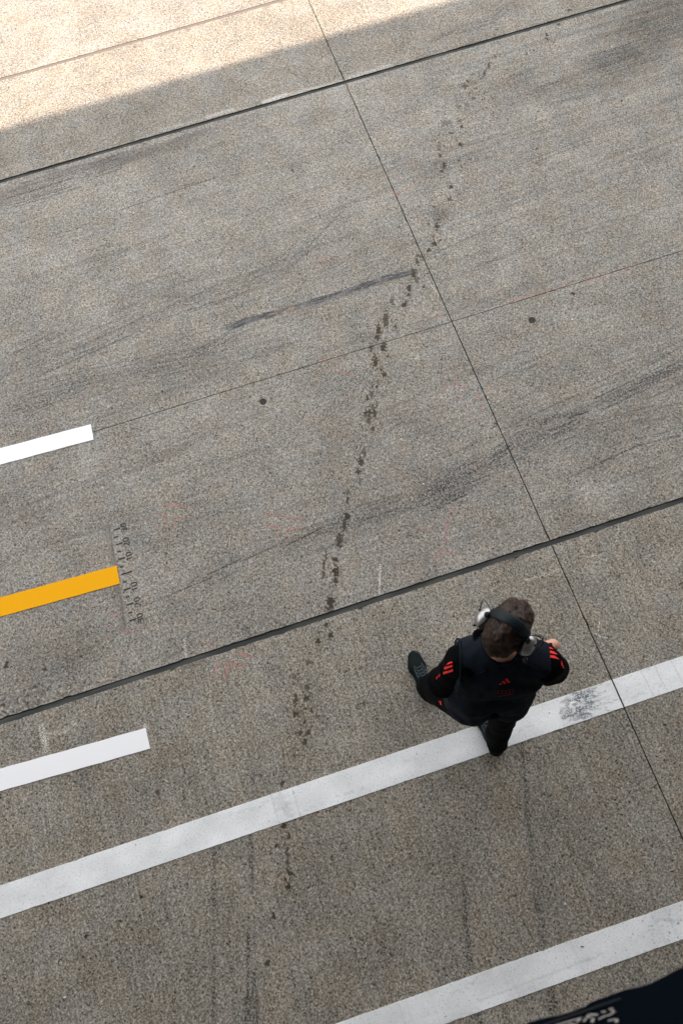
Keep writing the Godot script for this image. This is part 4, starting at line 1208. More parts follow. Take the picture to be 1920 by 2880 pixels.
func hand(s: Shape, wrist: Vector3, along: Vector3, palm_n: Vector3, thumb_side: float, paint: Callable) -> void:
	# along: from wrist to knuckles; palm_n: out of the palm, towards which the fingers curl
	var side := along.cross(palm_n).normalized() * thumb_side
	var f := Field.new(wrist - Vector3.ONE * 0.14, wrist + Vector3.ONE * 0.14, 0.0036)
	f.cap(wrist - along * 0.05, wrist, 0.027, 0.025, 0.01)
	for k in 4:
		var o := side * (0.027 - 0.018 * k)
		f.cap(wrist + o * 0.6, wrist + along * 0.082 + o - palm_n * 0.002, 0.0145, 0.0125, 0.012)
	for k in 4:
		var o := side * (0.027 - 0.018 * k)
		var l: float = [0.92, 1.0, 0.95, 0.76][k]
		var c1 := (along * 0.75 + palm_n * 0.66).normalized()
		var c2 := (along * -0.15 + palm_n * 0.98).normalized()
		var c3 := (along * -0.72 + palm_n * 0.69).normalized()
		finger(f, wrist + along * 0.084 + o, [c1, c2, c3], [0.042 * l, 0.027 * l, 0.021 * l], 0.0090 if k < 3 else 0.0078)
	var tb := wrist + side * 0.022 + along * 0.022 + palm_n * 0.006
	finger(f, tb, [(side * 0.75 + along * 0.6 + palm_n * 0.25).normalized(), (side * 0.15 + along * 0.85 + palm_n * 0.5).normalized(), (side * -0.2 + along * 0.8 + palm_n * 0.55).normalized()], [0.040, 0.032, 0.026], 0.0105)
	f.nets(s, paint)


func make_person() -> void:
	var P := thing("person", Vector3(0.49, 0, -0.39))
	tag(P, "dark haired person in navy gilet, black trousers and trainers, striding away across the lane", "person")
	var back := P.position
	var under := func(s: Shape) -> Shape:
		for i in s.v.size():
			s.v[i] -= back
		return s
	var hb := head_basis()
	var hf := -hb.z
	var hu := hb.y
	var hr := hb.x
	# joints
	var pel := Vector3(0.515, 0.95, -0.290)
	var waist := Vector3(0.520, 1.08, -0.318)
	var chest := Vector3(0.552, 1.28, -0.362)
	var neck := Vector3(0.560, 1.450, -0.402)
	var shl := Vector3(0.402, 1.378, -0.405)
	var shr := Vector3(0.724, 1.374, -0.300)
	var elr := Vector3(0.775, 1.130, -0.302)
	var ell_ := Vector3(0.344, 1.120, -0.385)
	var wrr := Vector3(0.800, 1.045, -0.398)
	var wrl := Vector3(0.475, 1.035, -0.465)
	var hipl := Vector3(0.435, 0.92, -0.305)
	var hipr := Vector3(0.600, 0.92, -0.275)
	var knl := Vector3(0.368, 0.50, -0.440)
	var knr := Vector3(0.618, 0.50, -0.205)
	var anl := Vector3(0.366, 0.095, -0.505)
	var anr := Vector3(0.610, 0.095, -0.118)
	# ---- the body, one skin
	var body := Shape.new()
	var skin := func(p: Vector3, _n: Vector3) -> Color:
		var e := p - HEAD_AT
		var c := SKIN
		if e.length() < 0.16:
			var y := e.dot(hu)
			var z := e.dot(hf)
			var x := absf(e.dot(hr))
			if z > 0.07 and x < 0.026 and y > -0.078 and y < -0.060:
				c = Color(0.42, 0.15, 0.13)
			if z > 0.06 and x > 0.018 and x < 0.05 and y > 0.022 and y < 0.032:
				c = Color(0.06, 0.035, 0.02)
		return c
	var fb := Field.new(Vector3(0.20, 0.02, -0.72), Vector3(0.95, 1.60, 0.0), 0.014)
	fb.cap(pel, waist, 0.085, 0.075, 0.05)
	fb.cap(waist, chest, 0.075, 0.075, 0.05)
	fb.cap(chest, neck, 0.075, 0.055, 0.03)
	fb.cap(shl, shr, 0.038, 0.038, 0.03)
	fb.cap(neck, HEAD_AT - hu * 0.05 - hf * 0.02, 0.058, 0.054, 0.03)
	for t in [[shl, ell_, wrl], [shr, elr, wrr]]:
		fb.cap(t[0], t[1], 0.040, 0.040, 0.02)
		fb.cap(t[1], t[2], 0.043, 0.028, 0.02)
	for t in [[hipl, knl, anl], [hipr, knr, anr]]:
		fb.cap(t[0], t[1], 0.070, 0.046, 0.02)
		fb.cap(t[1], t[2], 0.046, 0.030, 0.02)
		fb.cap(t[2], t[2] + Vector3(0, -0.058, -0.10), 0.026, 0.018, 0.01)
	fb.nets(body, skin)
	var fh := Field.new(HEAD_AT - Vector3(0.16, 0.2, 0.16), HEAD_AT + Vector3(0.16, 0.16, 0.16), 0.0042)
	fh.ell(HEAD_AT, hb, Vector3(0.067, 0.086, 0.088), 0.02)
	fh.ell(HEAD_AT - hu * 0.055 + hf * 0.032, hb, Vector3(0.056, 0.058, 0.060), 0.03)
	fh.cap(HEAD_AT - hu * 0.105 + hf * 0.066, HEAD_AT - hu * 0.104 + hf * 0.070, 0.020, 0.018, 0.03)
	fh.cap(HEAD_AT - hu * 0.0 + hf * 0.094, HEAD_AT - hu * 0.038 + hf * 0.113, 0.009, 0.013, 0.012)
	fh.cap(HEAD_AT + hu * 0.022 + hf * 0.088 - hr * 0.036, HEAD_AT + hu * 0.022 + hf * 0.088 + hr * 0.036, 0.011, 0.011, 0.015)
	for sd: float in [-1.0, 1.0]:
		fh.ell(HEAD_AT + hu * 0.006 + hf * 0.094 + hr * 0.032 * sd, hb, Vector3(0.016, 0.011, 0.012), 0.008, true)
		fh.ell(HEAD_AT + hu * 0.006 + hf * 0.083 + hr * 0.032 * sd, hb, Vector3(0.012, 0.012, 0.012), 0.003)
		fh.ell(HEAD_AT - hu * 0.012 - hf * 0.004 + hr * 0.079 * sd, hb, Vector3(0.010, 0.030, 0.018), 0.008)
	fh.cap(HEAD_AT - hu * 0.066 + hf * 0.094 - hr * 0.018, HEAD_AT - hu * 0.066 + hf * 0.094 + hr * 0.018, 0.006, 0.006, 0.006)
	fh.cap(HEAD_AT - hu * 0.075 + hf * 0.092 - hr * 0.016, HEAD_AT - hu * 0.075 + hf * 0.092 + hr * 0.016, 0.007, 0.007, 0.006)
	fh.cap(HEAD_AT - hu * 0.05 - hf * 0.02, neck, 0.0545, 0.058, 0.03)
	fh.cut(Vector3(0, 1.47, 0), Vector3.DOWN)
	fh.nets(body, skin)
	hand(body, wrr, (Vector3(-0.95, -0.10, -0.05)).normalized(), Vector3(-0.45, -0.60, 0.60).normalized(), -1.0, skin)
	hand(body, wrl, (Vector3(0.80, -0.10, -0.35)).normalized(), Vector3(0.35, -0.60, 0.65).normalized(), 1.0, skin)
	var sk := mat(Color(1, 1, 1), 0.55)
	sk.vertex_color_use_as_albedo = true
	sk.subsurf_scatter_enabled = true
	sk.subsurf_scatter_strength = 0.08
	obj("body", under.call(body).done(sk), null, P)
	var plain := func(_p: Vector3, _n: Vector3) -> Color: return Color.WHITE
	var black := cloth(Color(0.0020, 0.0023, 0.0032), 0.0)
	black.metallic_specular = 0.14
	# ---- trousers
	var ft := Field.new(Vector3(0.22, 0.04, -0.64), Vector3(0.78, 1.06, 0.02), 0.0115)
	ft.cap(hipl + Vector3(0.015, 0.03, 0), hipr + Vector3(-0.015, 0.03, 0), 0.098, 0.098, 0.04)
	ft.cap(hipl, knl, 0.092, 0.079, 0.03)
	ft.cap(knl, anl + Vector3(0, 0.02, 0), 0.080, 0.066, 0.02)
	ft.cap(hipr, knr, 0.088, 0.064, 0.03)
	ft.cap(knr, anr + Vector3(0.0, 0.02, -0.005), 0.064, 0.050, 0.02)
	ft.cap(knr + Vector3(-0.030, -0.17, 0.02), knr + Vector3(-0.034, -0.25, 0.03), 0.034, 0.034, 0.03)
	ft.cap(anr + Vector3(0.022, 0.02, 0.0), anr + Vector3(0.026, -0.02, 0.01), 0.032, 0.034, 0.02)
	ft.shake(41, 5.0, 0.010, Vector3(1.2, 0.55, 1.2))
	ft.cut(Vector3(0, 0.068, 0), Vector3.DOWN)
	var st := Shape.new()
	ft.nets(st, plain)
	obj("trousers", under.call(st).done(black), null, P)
	# ---- short sleeved shirt under the gilet
	var fs := Field.new(Vector3(0.20, 0.98, -0.58), Vector3(0.92, 1.52, -0.12), 0.0095)
	fs.cap(shl + Vector3(0.02, 0.0, 0), ell_ + Vector3(0, 0.005, 0), 0.066, 0.060, 0.03)
	fs.cap(shr + Vector3(-0.02, 0.0, 0), elr + Vector3(0, 0.01, 0.008), 0.068, 0.064, 0.03)
	fs.cap(shl, shr, 0.058, 0.058, 0.03)
	fs.cap(elr + Vector3(0.004, 0.05, 0.008), elr.lerp(wrr, 0.10) + Vector3(0, 0.0, 0.004), 0.064, 0.060, 0.02)
	fs.cap(ell_, ell_.lerp(wrl, 0.3), 0.060, 0.056, 0.02)
	fs.shake(42, 8.0, 0.010)
	var ss := Shape.new()
	fs.nets(ss, plain)
	obj("shirt", under.call(ss).done(black), null, P)
	# ---- gilet
	var rv := Vector3(0.95, 0, 0.31)
	var rp := Vector3(0.985, 0, 0.17)
	var fv := Field.new(Vector3(0.28, 0.86, -0.60), Vector3(0.80, 1.54, -0.08), 0.0095)
	for sd: float in [-1.0, 1.0]:
		fv.cap(pel + rp * (0.086 if sd > 0.0 else -0.062) + Vector3(0, -0.03, 0), waist + rp * (0.074 if sd > 0.0 else -0.062), 0.116, 0.110, 0.03)
		fv.cap(waist + rp * (0.074 if sd > 0.0 else -0.062), chest + rv * 0.080 * sd, 0.110, 0.108, 0.05)
		fv.cap(chest + rv * 0.080 * sd, chest + rv * 0.095 * sd + Vector3(0, 0.09, -0.015), 0.108, 0.080, 0.05)
	fv.cap(shl - rv * 0.03 + Vector3(0, 0.005, 0), shr + rv * 0.03 + Vector3(0, 0.005, 0), 0.060, 0.060, 0.04)
	fv.cap(neck - rv * 0.03, shl, 0.050, 0.052, 0.04)
	fv.cap(neck + rv * 0.03, shr, 0.050, 0.052, 0.04)
	fv.cap(neck - rv * 0.02 + Vector3(0.01, -0.02, 0.01), chest + Vector3(0, 0.02, 0.02), 0.06, 0.1, 0.05)
	fv.shake(43, 5.0, 0.013, Vector3(1, 1.5, 1))
	fv.shake(44, 11.0, 0.006, Vector3(1.6, 0.5, 1.2))
	fv.cut(Vector3(0, 0.890, 0), Vector3(0, -1, 0))
	var mid := (shl + shr) / 2
	fv.cut(mid + rv * 0.178, (rv + Vector3(0, 0.20, 0)).normalized())
	fv.cut(mid - rv * 0.174, (-rv + Vector3(0, 0.10, 0)).normalized())
	fv.cap(neck + Vector3(0, 0.02, 0), HEAD_AT, 0.062, 0.066, 0.01, true)
	var sv := Shape.new()
	fv.nets(sv, plain)
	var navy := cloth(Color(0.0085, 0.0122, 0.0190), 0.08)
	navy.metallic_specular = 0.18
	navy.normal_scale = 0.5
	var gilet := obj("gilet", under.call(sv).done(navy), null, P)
	# stand-up collar, open at the front, with a raised flap on the left
	var col := Shape.new()
	var rows := []
	for i in 41:
		var a := lerpf(-2.55, 2.55, i / 40.0)  # 0 at the nape
		var dirn := (rv * sin(a) + Vector3(-0.31, 0, 0.95) * cos(a)).normalized()
		var flap := exp(-pow((a + 2.0) / 0.40, 2.0))
		var hgt := 0.040 + 0.010 * cos(a * 2.0) + 0.020 * flap + 0.004 * sin(a * 5.0)
		var base := neck + Vector3(0, -0.010, 0) + dirn * (0.078 + 0.006 * absf(sin(a)) + 0.012 * flap)
		var row := []
		for k in 5:
			var u := k / 4.0
			var p := base + Vector3(0, -0.012 + hgt * u, 0) + dirn * (0.004 * u + 0.026 * flap * u * u - 0.010 * u)
			row.append(col.vert(p, (dirn + Vector3(0, 0.2, 0)).normalized(), Vector2(a, u)))
		for k in 5:
			var u := 1.0 - k / 4.0
			var p := base + Vector3(0, -0.012 + hgt * u - 0.001, 0) + dirn * (0.004 * u + 0.026 * flap * u * u - 0.010 * u - 0.004)
			row.append(col.vert(p, -dirn, Vector2(a, u)))
		rows.append(row)
	for i in 40:
		for k in 9:
			col.quad(rows[i][k], rows[i + 1][k], rows[i + 1][k + 1], rows[i][k + 1])
	obj("collar", under.call(col).done(navy), null, gilet)
	# piping and yoke seams
	var dn := Vector3(0.16, -0.98, -0.10).normalized()
	for line in [[0.3399, -0.2873, 0.3529, -0.2969, 0.376, -0.3078, 0.4075, -0.316, 0.4567, -0.3208], [0.5834, -0.305, 0.6092, -0.2872, 0.6291, -0.2667, 0.6413, -0.2395, 0.6444, -0.2246]]:
		var sp := Shape.new()
		sp.tube(on_field(fv, line, 1.62, dn, 0.0008, 4), 0.0024, 0.0024, 6)
		obj("seam", under.call(sp).done(navy), null, gilet)
	for sd: float in [-1.0, 1.0]:
		var ring := PackedVector3Array()
		for k in 25:
			var a := TAU * k / 24.0
			var o := mid + rv * (0.186 if sd > 0.0 else -0.173) + Vector3(0, -0.06, 0)
			var d := (Vector3(0, 1, 0) * cos(a) + Vector3(-0.31, 0, 0.95) * sin(a)).normalized()
			var w := o
			for q in 40:
				w += d * 0.004
				if fv.at(w - rv * 0.012 * sd) > 0.0:
					break
			ring.append(w - rv * 0.002 * sd)
		var sp := Shape.new()
		sp.tube(ring, 0.0036, 0.0036, 6, Color.WHITE, false)
		obj("armhole_piping", under.call(sp).done(navy), null, gilet)
	# ---- red prints
	var red := mat(Color(0.80, 0.022, 0.018), 0.75)
	var shaded_red := mat(Color(0.20, 0.008, 0.014), 0.85)  # darker red carrying the shade of the back, for rings and letters
	var bars := [[0.4997, -0.2721, 0.5085, -0.2725, 0.5145, -0.2531, 0.504, -0.2549], [0.4852, -0.2672, 0.4945, -0.2674, 0.4976, -0.2554, 0.4897, -0.2554], [0.4712, -0.2602, 0.4812, -0.2621, 0.4833, -0.2575, 0.4732, -0.257]]
	for q in bars:
		var s := Shape.new()
		print_quad(s, fv, q, 1.62, Vector3(0.1775, -0.9796, -0.0943), 4, 6)
		obj("printed_bar", under.call(s).done(red), null, gilet)
	var dr := Vector3(0.1753, -0.981, -0.0829)
	for k in 4:
		var s := Shape.new()
		var o := Vector2(0.4569, -0.2424).lerp(Vector2(0.4515, -0.2289), 0.5).lerp(Vector2(0.5189, -0.2299).lerp(Vector2(0.5134, -0.2163), 0.5), [0.15, 0.38, 0.62, 0.85][k])
		var U := Vector2(0.0093, 0.0019)
		var V := Vector2(-0.0028, 0.0066)
		for i in 20:
			var q := []
			for t in [[i, 1.0], [i + 1, 1.0], [i + 1, 0.76], [i, 0.76]]:
				var p: Vector2 = o + (U * cos(TAU * t[0] / 20.0) + V * sin(TAU * t[0] / 20.0)) * t[1]
				q.append_array([p.x, p.y])
			print_quad(s, fv, q, 1.62, dr, 1, 1, Color.WHITE, 0.0016 + 0.0004 * k)
		obj("printed_ring", under.call(s).done(shaded_red), null, gilet)
	for k in 9:
		var s := Shape.new()
		var a := 0.02 + k * 0.11
		var e := a + 0.075
		var p0 := Vector2(0.4509, -0.2240).lerp(Vector2(0.5102, -0.2148), a)
		var p1 := Vector2(0.4509, -0.2240).lerp(Vector2(0.5102, -0.2148), e)
		var dv := Vector2(-0.0008, 0.0034)
		print_quad(s, fv, [p0.x, p0.y, p1.x, p1.y, p1.x + dv.x, p1.y + dv.y, p0.x + dv.x, p0.y + dv.y], 1.62, dr, 2, 2)
		obj("printed_letter", under.call(s).done(shaded_red), null, gilet)
	var sleeve_sets := [
		[[[0.674, -0.3315, 0.6893, -0.3232, 0.6993, -0.3106, 0.6738, -0.323], [0.6745, -0.3168, 0.6923, -0.3083, 0.7061, -0.2859, 0.6736, -0.3052], [0.6722, -0.3004, 0.6905, -0.2917, 0.7046, -0.2687, 0.6705, -0.2885]], Vector3(0.2432, -0.9639, -0.1081)],
		[[[0.3356, -0.3847, 0.3492, -0.3855, 0.3475, -0.3781, 0.3226, -0.3784], [0.3194, -0.3769, 0.3458, -0.3734, 0.3439, -0.3649, 0.309, -0.3632], [0.3049, -0.3593, 0.3419, -0.359, 0.3406, -0.3483, 0.3006, -0.3477]], Vector3(0.1196, -0.9838, -0.1335)],
	]
	var shirt := P.get_node("shirt")
	for t in sleeve_sets:
		for q in t[0]:
			var s := Shape.new()
			print_quad(s, fs, narrowed(q), 1.62, t[1], 8, 4)
			obj("red_stripe", under.call(s).done(red), null, shirt)
	var words := [
		[[0.7057, -0.2697, 0.7072, -0.2653, 0.7043, -0.2388, 0.7008, -0.2413], Vector3(0.2497, -0.9641, -0.0906)], [[0.7027, -0.2641, 0.7052, -0.2607, 0.7014, -0.2489, 0.6989, -0.2523], Vector3(0.2497, -0.9641, -0.0906)],
		[[0.2718, -0.3415, 0.2788, -0.3496, 0.2864, -0.3523, 0.2754, -0.3403], Vector3(0.1034, -0.9865, -0.1268)], [[0.2876, -0.3519, 0.2969, -0.3593, 0.2927, -0.3515, 0.2866, -0.3457], Vector3(0.1034, -0.9865, -0.1268)],
	]
	for t in words:
		var q: Array = t[0]
		for k in 4:
			var a := k * 0.25 + 0.02
			var e := a + 0.19
			var s := Shape.new()
			var lp := func(i: int, j: int, u: float) -> Vector2: return Vector2(q[i * 2], q[i * 2 + 1]).lerp(Vector2(q[j * 2], q[j * 2 + 1]), u)
			var A: Vector2 = lp.call(0, 3, a)
			var B: Vector2 = lp.call(1, 2, a)
			var C: Vector2 = lp.call(1, 2, e)
			var D: Vector2 = lp.call(0, 3, e)
			print_quad(s, fs, [A.x, A.y, B.x, B.y, C.x, C.y, D.x, D.y], 1.62, t[1], 2, 2)
			obj("printed_letter", under.call(s).done(red), null, shirt)
	var trousers := P.get_node("trousers")
	for q in [[0.2552, -0.271, 0.2576, -0.2703, 0.2583, -0.265, 0.2563, -0.2669], [0.2611, -0.2691, 0.2654, -0.2665, 0.261, -0.2476, 0.2577, -0.2563]]:
		var s := Shape.new()
		print_quad(s, ft, q, 1.62, Vector3(0.0946, -0.9908, -0.0964), 3, 6)
		obj("printed_bar", under.call(s).done(red), null, trousers)
	# ---- shoes
	shoe(P, back, Vector3(0.372, 0, -0.445), Vector3(0.352, 0, -0.735), -1.0)
	shoe(P, back, Vector3(0.608, 0, -0.058), Vector3(0.598, 0, -0.345), 1.0)
	make_hair(P, back)


func shoe(P: Node3D, back: Vector3, heel: Vector3, toe: Vector3, sd: float) -> void:
	var f := (toe - heel).normalized()
	var r := f.cross(Vector3.UP)
	var l := (toe - heel).length()
	var fd := Field.new(heel.min(toe) - Vector3(0.09, 0.02, 0.05), heel.max(toe) + Vector3(0.09, 0.17, 0.05), 0.0052)
	var at := func(u: float, s: float, y: float) -> Vector3: return heel + f * (l * u) + r * s + Vector3(0, y, 0)
	fd.cap(at.call(0.13, 0.0, 0.034), at.call(0.40, 0.004 * sd, 0.030), 0.037, 0.036, 0.02)
	fd.cap(at.call(0.40, 0.004 * sd, 0.030), at.call(0.68, 0.005 * sd, 0.026), 0.038, 0.047, 0.02)
	fd.cap(at.call(0.68, 0.005 * sd, 0.026), at.call(0.862, -0.004 * sd, 0.022), 0.047, 0.039, 0.02)
	fd.cap(at.call(0.60, 0.0, 0.045), at.call(0.34, 0.0, 0.085), 0.030, 0.034, 0.02)
	fd.cap(at.call(0.14, 0.0, 0.05), at.call(0.20, 0.0, 0.105), 0.035, 0.036, 0.02)
	fd.cap(at.call(0.34, 0.0, 0.085), at.call(0.24, 0.0, 0.12), 0.036, 0.038, 0.02)
	fd.cut(Vector3(0, 0.006, 0), Vector3.DOWN)
	var s := Shape.new()
	var paint := func(p: Vector3, _n: Vector3) -> Color: return Color(0.0035, 0.004, 0.005) if p.y > 0.022 else Color(0.007, 0.0075, 0.009)
	fd.nets(s, paint)
	for i in s.v.size():
		s.v[i] -= back
	var m := mat(Color(1, 1, 1), 0.65)
	m.metallic_specular = 0.25
	m.vertex_color_use_as_albedo = true
	var o := obj("shoe", s.done(m), null, P)
	var lace := mat(Color(0.030, 0.044, 0.055), 0.8)
	var drop := func(list: Array, rad: float, mm: Material, called: String) -> void:
		var pts := PackedVector3Array()
		for q in list.size():
			var w := fd.hit(at.call(list[q][0], list[q][1], 0.2), Vector3.DOWN)
			pts.append(w + fd.normal(w) * 0.001 - back)
		var t := Shape.new()
		t.tube(pts, rad, rad, 6)
		obj(called, t.done(mm), null, o)
	for k in 4:
		var u := 0.66 - k * 0.065
		drop.call([[u, -0.022], [u - 0.02, -0.010], [u - 0.035, 0.004], [u - 0.05, 0.022]], 0.0022, lace, "lace")
		drop.call([[u, 0.022], [u - 0.02, 0.010], [u - 0.035, -0.004], [u - 0.05, -0.022]], 0.0022, lace, "lace")
	drop.call([[0.69, -0.020], [0.62, -0.027], [0.54, -0.028], [0.44, -0.028]], 0.0028, lace, "eyelet_row")
	drop.call([[0.69, 0.020], [0.62, 0.027], [0.54, 0.028], [0.44, 0.028]], 0.0028, lace, "eyelet_row")
	drop.call([[0.955, -0.014 * sd], [0.92, -0.026 * sd], [0.86, -0.035 * sd], [0.78, -0.041 * sd], [0.70, -0.042 * sd]], 0.0014, mat(Color(0.10, 0.12, 0.13), 0.4), "toe_highlight")  # glossy toe stripe, its highlight painted as a pale line


func make_hair(P: Node3D, back: Vector3) -> void:
	var hb := head_basis()
	var f := -hb.z
	var u := hb.y
	var r := hb.x
	var fd := Field.new(HEAD_AT - Vector3(0.17, 0.17, 0.17), HEAD_AT + Vector3(0.18, 0.17, 0.18), 0.0052)
	fd.ell(HEAD_AT + u * 0.002 - f * 0.004, hb, Vector3(0.071, 0.091, 0.093), 0.02)
	fd.ell(HEAD_AT + u * 0.052 + f * 0.030, hb, Vector3(0.054, 0.042, 0.052), 0.03)
	fd.ell(HEAD_AT + u * 0.050 + f * 0.056 + r * 0.008, hb, Vector3(0.042, 0.034, 0.034), 0.03)
	fd.ell(HEAD_AT - u * 0.036 - f * 0.044, hb, Vector3(0.054, 0.052, 0.044), 0.02)
	fd.shake(51, 24.0, 0.009)
	fd.shake(52, 55.0, 0.005)
	# the face, and the neck below the hairline, stay bare
	fd.cut(HEAD_AT + f * 0.045 - u * 0.0, (f * 0.80 - u * 0.62).normalized())
	fd.cut(HEAD_AT - u * 0.082 - f * 0.05, (-u + f * 0.20).normalized())
	var s := Shape.new()
	var tone := FastNoiseLite.new()
	tone.seed = 8
	tone.frequency = 22.0
	var shade := func(p: Vector3, _n: Vector3) -> Color:
		var t := 0.5 + 0.5 * tone.get_noise_3dv(p)
		var c := Color(0.013, 0.0070, 0.0042).lerp(Color(0.040, 0.020, 0.011), t)
		var e := (p - HEAD_AT).normalized()
		var thin := smoothstep(0.90, 0.985, e.dot((u * 0.86 - f * 0.5).normalized()))  # the scalp shows at the crown
		return c.lerp(Color(0.16, 0.075, 0.052), thin * 0.85)
	fd.nets(s, shade)
	# locks lying over it
	var g := RandomNumberGenerator.new()
	g.seed = 99
	var crown := (u * 0.86 - f * 0.5).normalized()
	for k in 5200:
		var d := Vector3(g.randfn(), g.randfn(), g.randfn()).normalized()
		if d.dot(u) < -0.75 or (d.dot(f) > 0.35 and d.dot(u) < 0.25):
			continue
		var p := fd.hit(HEAD_AT + d * 0.168, -d)
		if (p - HEAD_AT).length() < 0.06 or absf(fd.at(p)) > 0.004:
			continue
		var nn := fd.normal(p)
		var away := (d - crown * d.dot(crown)).normalized()
		var flow := (away + crown.cross(away) * 0.7 + Vector3(g.randfn(), g.randfn(), g.randfn()) * 0.35).normalized()
		if d.dot(f) > 0.1 and d.dot(u) > 0.2:
			flow = (f * 0.6 + r * 0.5 + Vector3(g.randfn(), g.randfn(), g.randfn()) * 0.7).normalized()
		var front := smoothstep(0.1, 0.6, d.dot(f))
		var ln := g.randf_range(0.018, 0.034) + front * g.randf_range(0.0, 0.022)
		if d.dot(crown) > 0.93 and g.randf() < 0.6:
			continue
		var wd := g.randf_range(0.0009, 0.0019)
		var c := Color(0.008, 0.0045, 0.003).lerp(Color(0.115, 0.052, 0.027), pow(clampf(0.5 + 0.9 * tone.get_noise_3dv(p * 1.7) + g.randf_range(-0.2, 0.2), 0.0, 1.0), 1.5) * (0.55 + 0.45 * front))
		var w := p
		var prev := []
		for i in 5:
			var tdir := (flow - nn * flow.dot(nn)).normalized()
			var side := tdir.cross(nn).normalized()
			var lift := 0.0012 + 0.006 * (i / 4.0) * (i / 4.0) * (0.4 + front)
			var hw := wd * (1.0 - 0.22 * i)
			var row := [s.vert(w + nn * lift - side * hw, (nn - side * 0.5).normalized(), Vector2.ZERO, c), s.vert(w + nn * lift + side * hw, (nn + side * 0.5).normalized(), Vector2.ZERO, c)]
			if prev:
				s.quad(prev[0], prev[1], row[1], row[0])
			prev = row
			w += tdir * ln * 0.25
			var sd := fd.at(w)
			nn = fd.normal(w)
			w -= nn * clampf(sd, -0.006, 0.006)
			flow = (flow + crown.cross(away) * 0.12).normalized()
	for i in s.v.size():
		s.v[i] -= back
	var m := mat(Color(1, 1, 1), 0.55)
	m.vertex_color_use_as_albedo = true
	obj("hair", s.done(m), null, P)


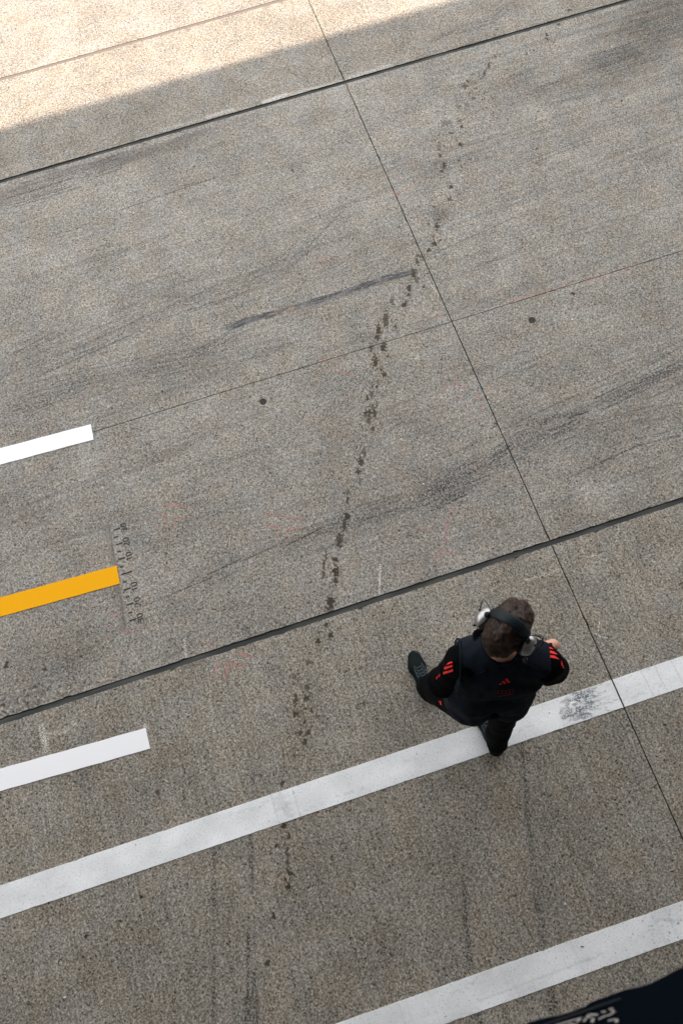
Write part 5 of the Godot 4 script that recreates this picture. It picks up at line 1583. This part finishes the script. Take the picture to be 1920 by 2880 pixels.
# ---------------------------------------------------------------- headphones
func make_headphones() -> void:
	var at := HEAD_AT
	var hb := head_basis()
	var u := hb.y
	var f := -hb.z
	var r := hb.x
	var w := (Vector3.UP - Vector3(0.795, 0, -0.606) * 0.10).normalized()  # the band stands upright though the head looks down
	var fw := w.cross(r)
	var H := thing("headphones", at)
	tag(H, "black over-ear headphones with silver ear cups worn on the person's head", "headphones")
	var rubber := mat(Color(0.005, 0.010, 0.014), 0.5)
	rubber.metallic_specular = 0.32
	var soft := mat(Color(0.006, 0.007, 0.008), 0.9)
	var silver := mat(Color(0.40, 0.40, 0.41), 0.34, 0.9)
	var wire := mat(Color(0.012, 0.013, 0.015), 0.5)
	# band: an arch over the head in the plane of r and up
	var arch := func(rad_x: float, rad_y: float, half_w: float, thick: float, a0: float, called: String, m: Material) -> void:
		var s := Shape.new()
		var rows := []
		for i in 49:
			var a := lerpf(-a0, a0, i / 48.0)
			var c := r * (sin(a) * rad_x) + w * (cos(a) * rad_y) + fw * 0.014
			var out := (r * sin(a) / rad_x + w * cos(a) / rad_y).normalized()
			var row := []
			for k in 13:
				var b := TAU * k / 12.0
				var hw := half_w * (0.72 + 0.28 * cos(a))
				var p := fw * (cos(b) * hw) + out * (sin(b) * thick)
				row.append(s.vert(c + p, (fw * cos(b) * thick + out * sin(b) * hw).normalized()))
			rows.append(row)
		for i in 48:
			for k in 12:
				s.quad(rows[i][k], rows[i + 1][k], rows[i + 1][k + 1], rows[i][k + 1])
		obj(called, s.done(m), null, H)
	arch.call(0.080, 0.124, 0.0205, 0.0055, 1.25, "headband", rubber)
	arch.call(0.076, 0.117, 0.0135, 0.0060, 1.0, "headband_pad", soft)
	for sd: float in [-1.0, 1.0]:
		var ax: Vector3 = (r * sd + w * 0.34 - fw * 0.06).normalized()
		var b := Basis(f, ax, f.cross(ax)).orthonormalized()
		var o: Vector3 = r * 0.080 * sd - w * 0.012 - fw * 0.006
		var cup := Node3D.new()
		put(cup, "ear_cup", H)
		var pad := Shape.new()
		pad.lathe(PackedVector2Array([Vector2(0.022, -0.016), Vector2(0.034, -0.020), Vector2(0.043, -0.014), Vector2(0.045, -0.008), Vector2(0.043, -0.002), Vector2(0.036, 0.0)]), o, b, 32)
		obj("cushion", pad.done(soft), null, cup)
		var dome := Shape.new()
		var prof := PackedVector2Array()
		for i in 15:
			var t := i / 14.0 * PI / 2
			prof.append(Vector2(0.0435 * pow(cos(t), 0.8) + 0.0003, 0.004 + 0.034 * sin(t)))
		dome.lathe(prof, o, b, 40)
		obj("shell", dome.done(silver), null, cup)
		var rim := Shape.new()
		rim.lathe(PackedVector2Array([Vector2(0.0430, -0.002), Vector2(0.0448, 0.0), Vector2(0.0448, 0.003), Vector2(0.0430, 0.005)]), o, b, 40)
		obj("rim", rim.done(wire), null, cup)
		var slot := Shape.new()
		var arc := PackedVector3Array()
		for i in 13:
			var t := lerpf(-1.0, 1.0, i / 12.0)
			arc.append(o + b.x * (0.0425 * sin(t)) + ax * (0.0050 + 0.0335 * pow(cos(t), 0.9)) + b.z * 0.003)
		slot.tube(arc, 0.0009, 0.0009, 6)
		obj("groove", slot.done(mat(Color(0.10, 0.10, 0.10), 0.6)), null, cup)
		# yoke from band to cup
		var yk := Shape.new()
		yk.tube(PackedVector3Array([r * 0.079 * sd + w * 0.060, r * 0.085 * sd + w * 0.042, o + ax * 0.004 + w * 0.034]), 0.009, 0.007, 8)
		obj("yoke", yk.done(rubber), null, H)
		# cable from band into the shell
		var cb := Shape.new()
		var jack: Vector3 = o + ax * 0.034 + w * 0.012 + fw * 0.012
		var start: Vector3 = r * 0.078 * sd + w * 0.066 + fw * 0.014
		var pts := PackedVector3Array()
		for i in 17:
			var t := i / 16.0
			var p := start.lerp(jack, t)
			p += (ax * 0.026 + fw * 0.030) * sin(PI * t)
			pts.append(p)
		cb.tube(pts, 0.0019, 0.0019, 7)
		obj("cable", cb.done(wire), null, H)
		var jk := Shape.new()
		jk.lathe(PackedVector2Array([Vector2(0.0046, -0.004), Vector2(0.0046, 0.004), Vector2(0.003, 0.006), Vector2(0.0003, 0.0062)]), jack, b, 14)
		obj("cable_socket", jk.done(wire), null, cup)
	# the longer lead on the right, and the talk switch under the right cup
	var lead := Shape.new()
	var lp := PackedVector3Array()
	for i in 19:
		var t := i / 18.0
		lp.append((r * 0.092 + w * 0.050 + fw * 0.030).lerp(r * 0.124 - w * 0.040 - fw * 0.012, t) + (r * 0.022 + fw * 0.022) * sin(PI * t))
	lead.tube(lp, 0.0024, 0.0024, 7)
	obj("lead", lead.done(wire), null, H)
	var sw := Shape.new()
	sw.lathe(PackedVector2Array([Vector2(0.0003, 0.008), Vector2(0.008, 0.006), Vector2(0.010, -0.004), Vector2(0.008, -0.012), Vector2(0.0003, -0.014)]), r * 0.112 - w * 0.040 - fw * 0.050, Basis.IDENTITY, 14)
	obj("talk_switch", sw.done(wire), null, H)
	var fin := Shape.new()
	fin.tube(PackedVector3Array([r * -0.092 - w * 0.030 - fw * 0.034, r * -0.106 - w * 0.036 - fw * 0.050]), 0.010, 0.003, 8)
	obj("microphone_mount", fin.done(wire), null, H)
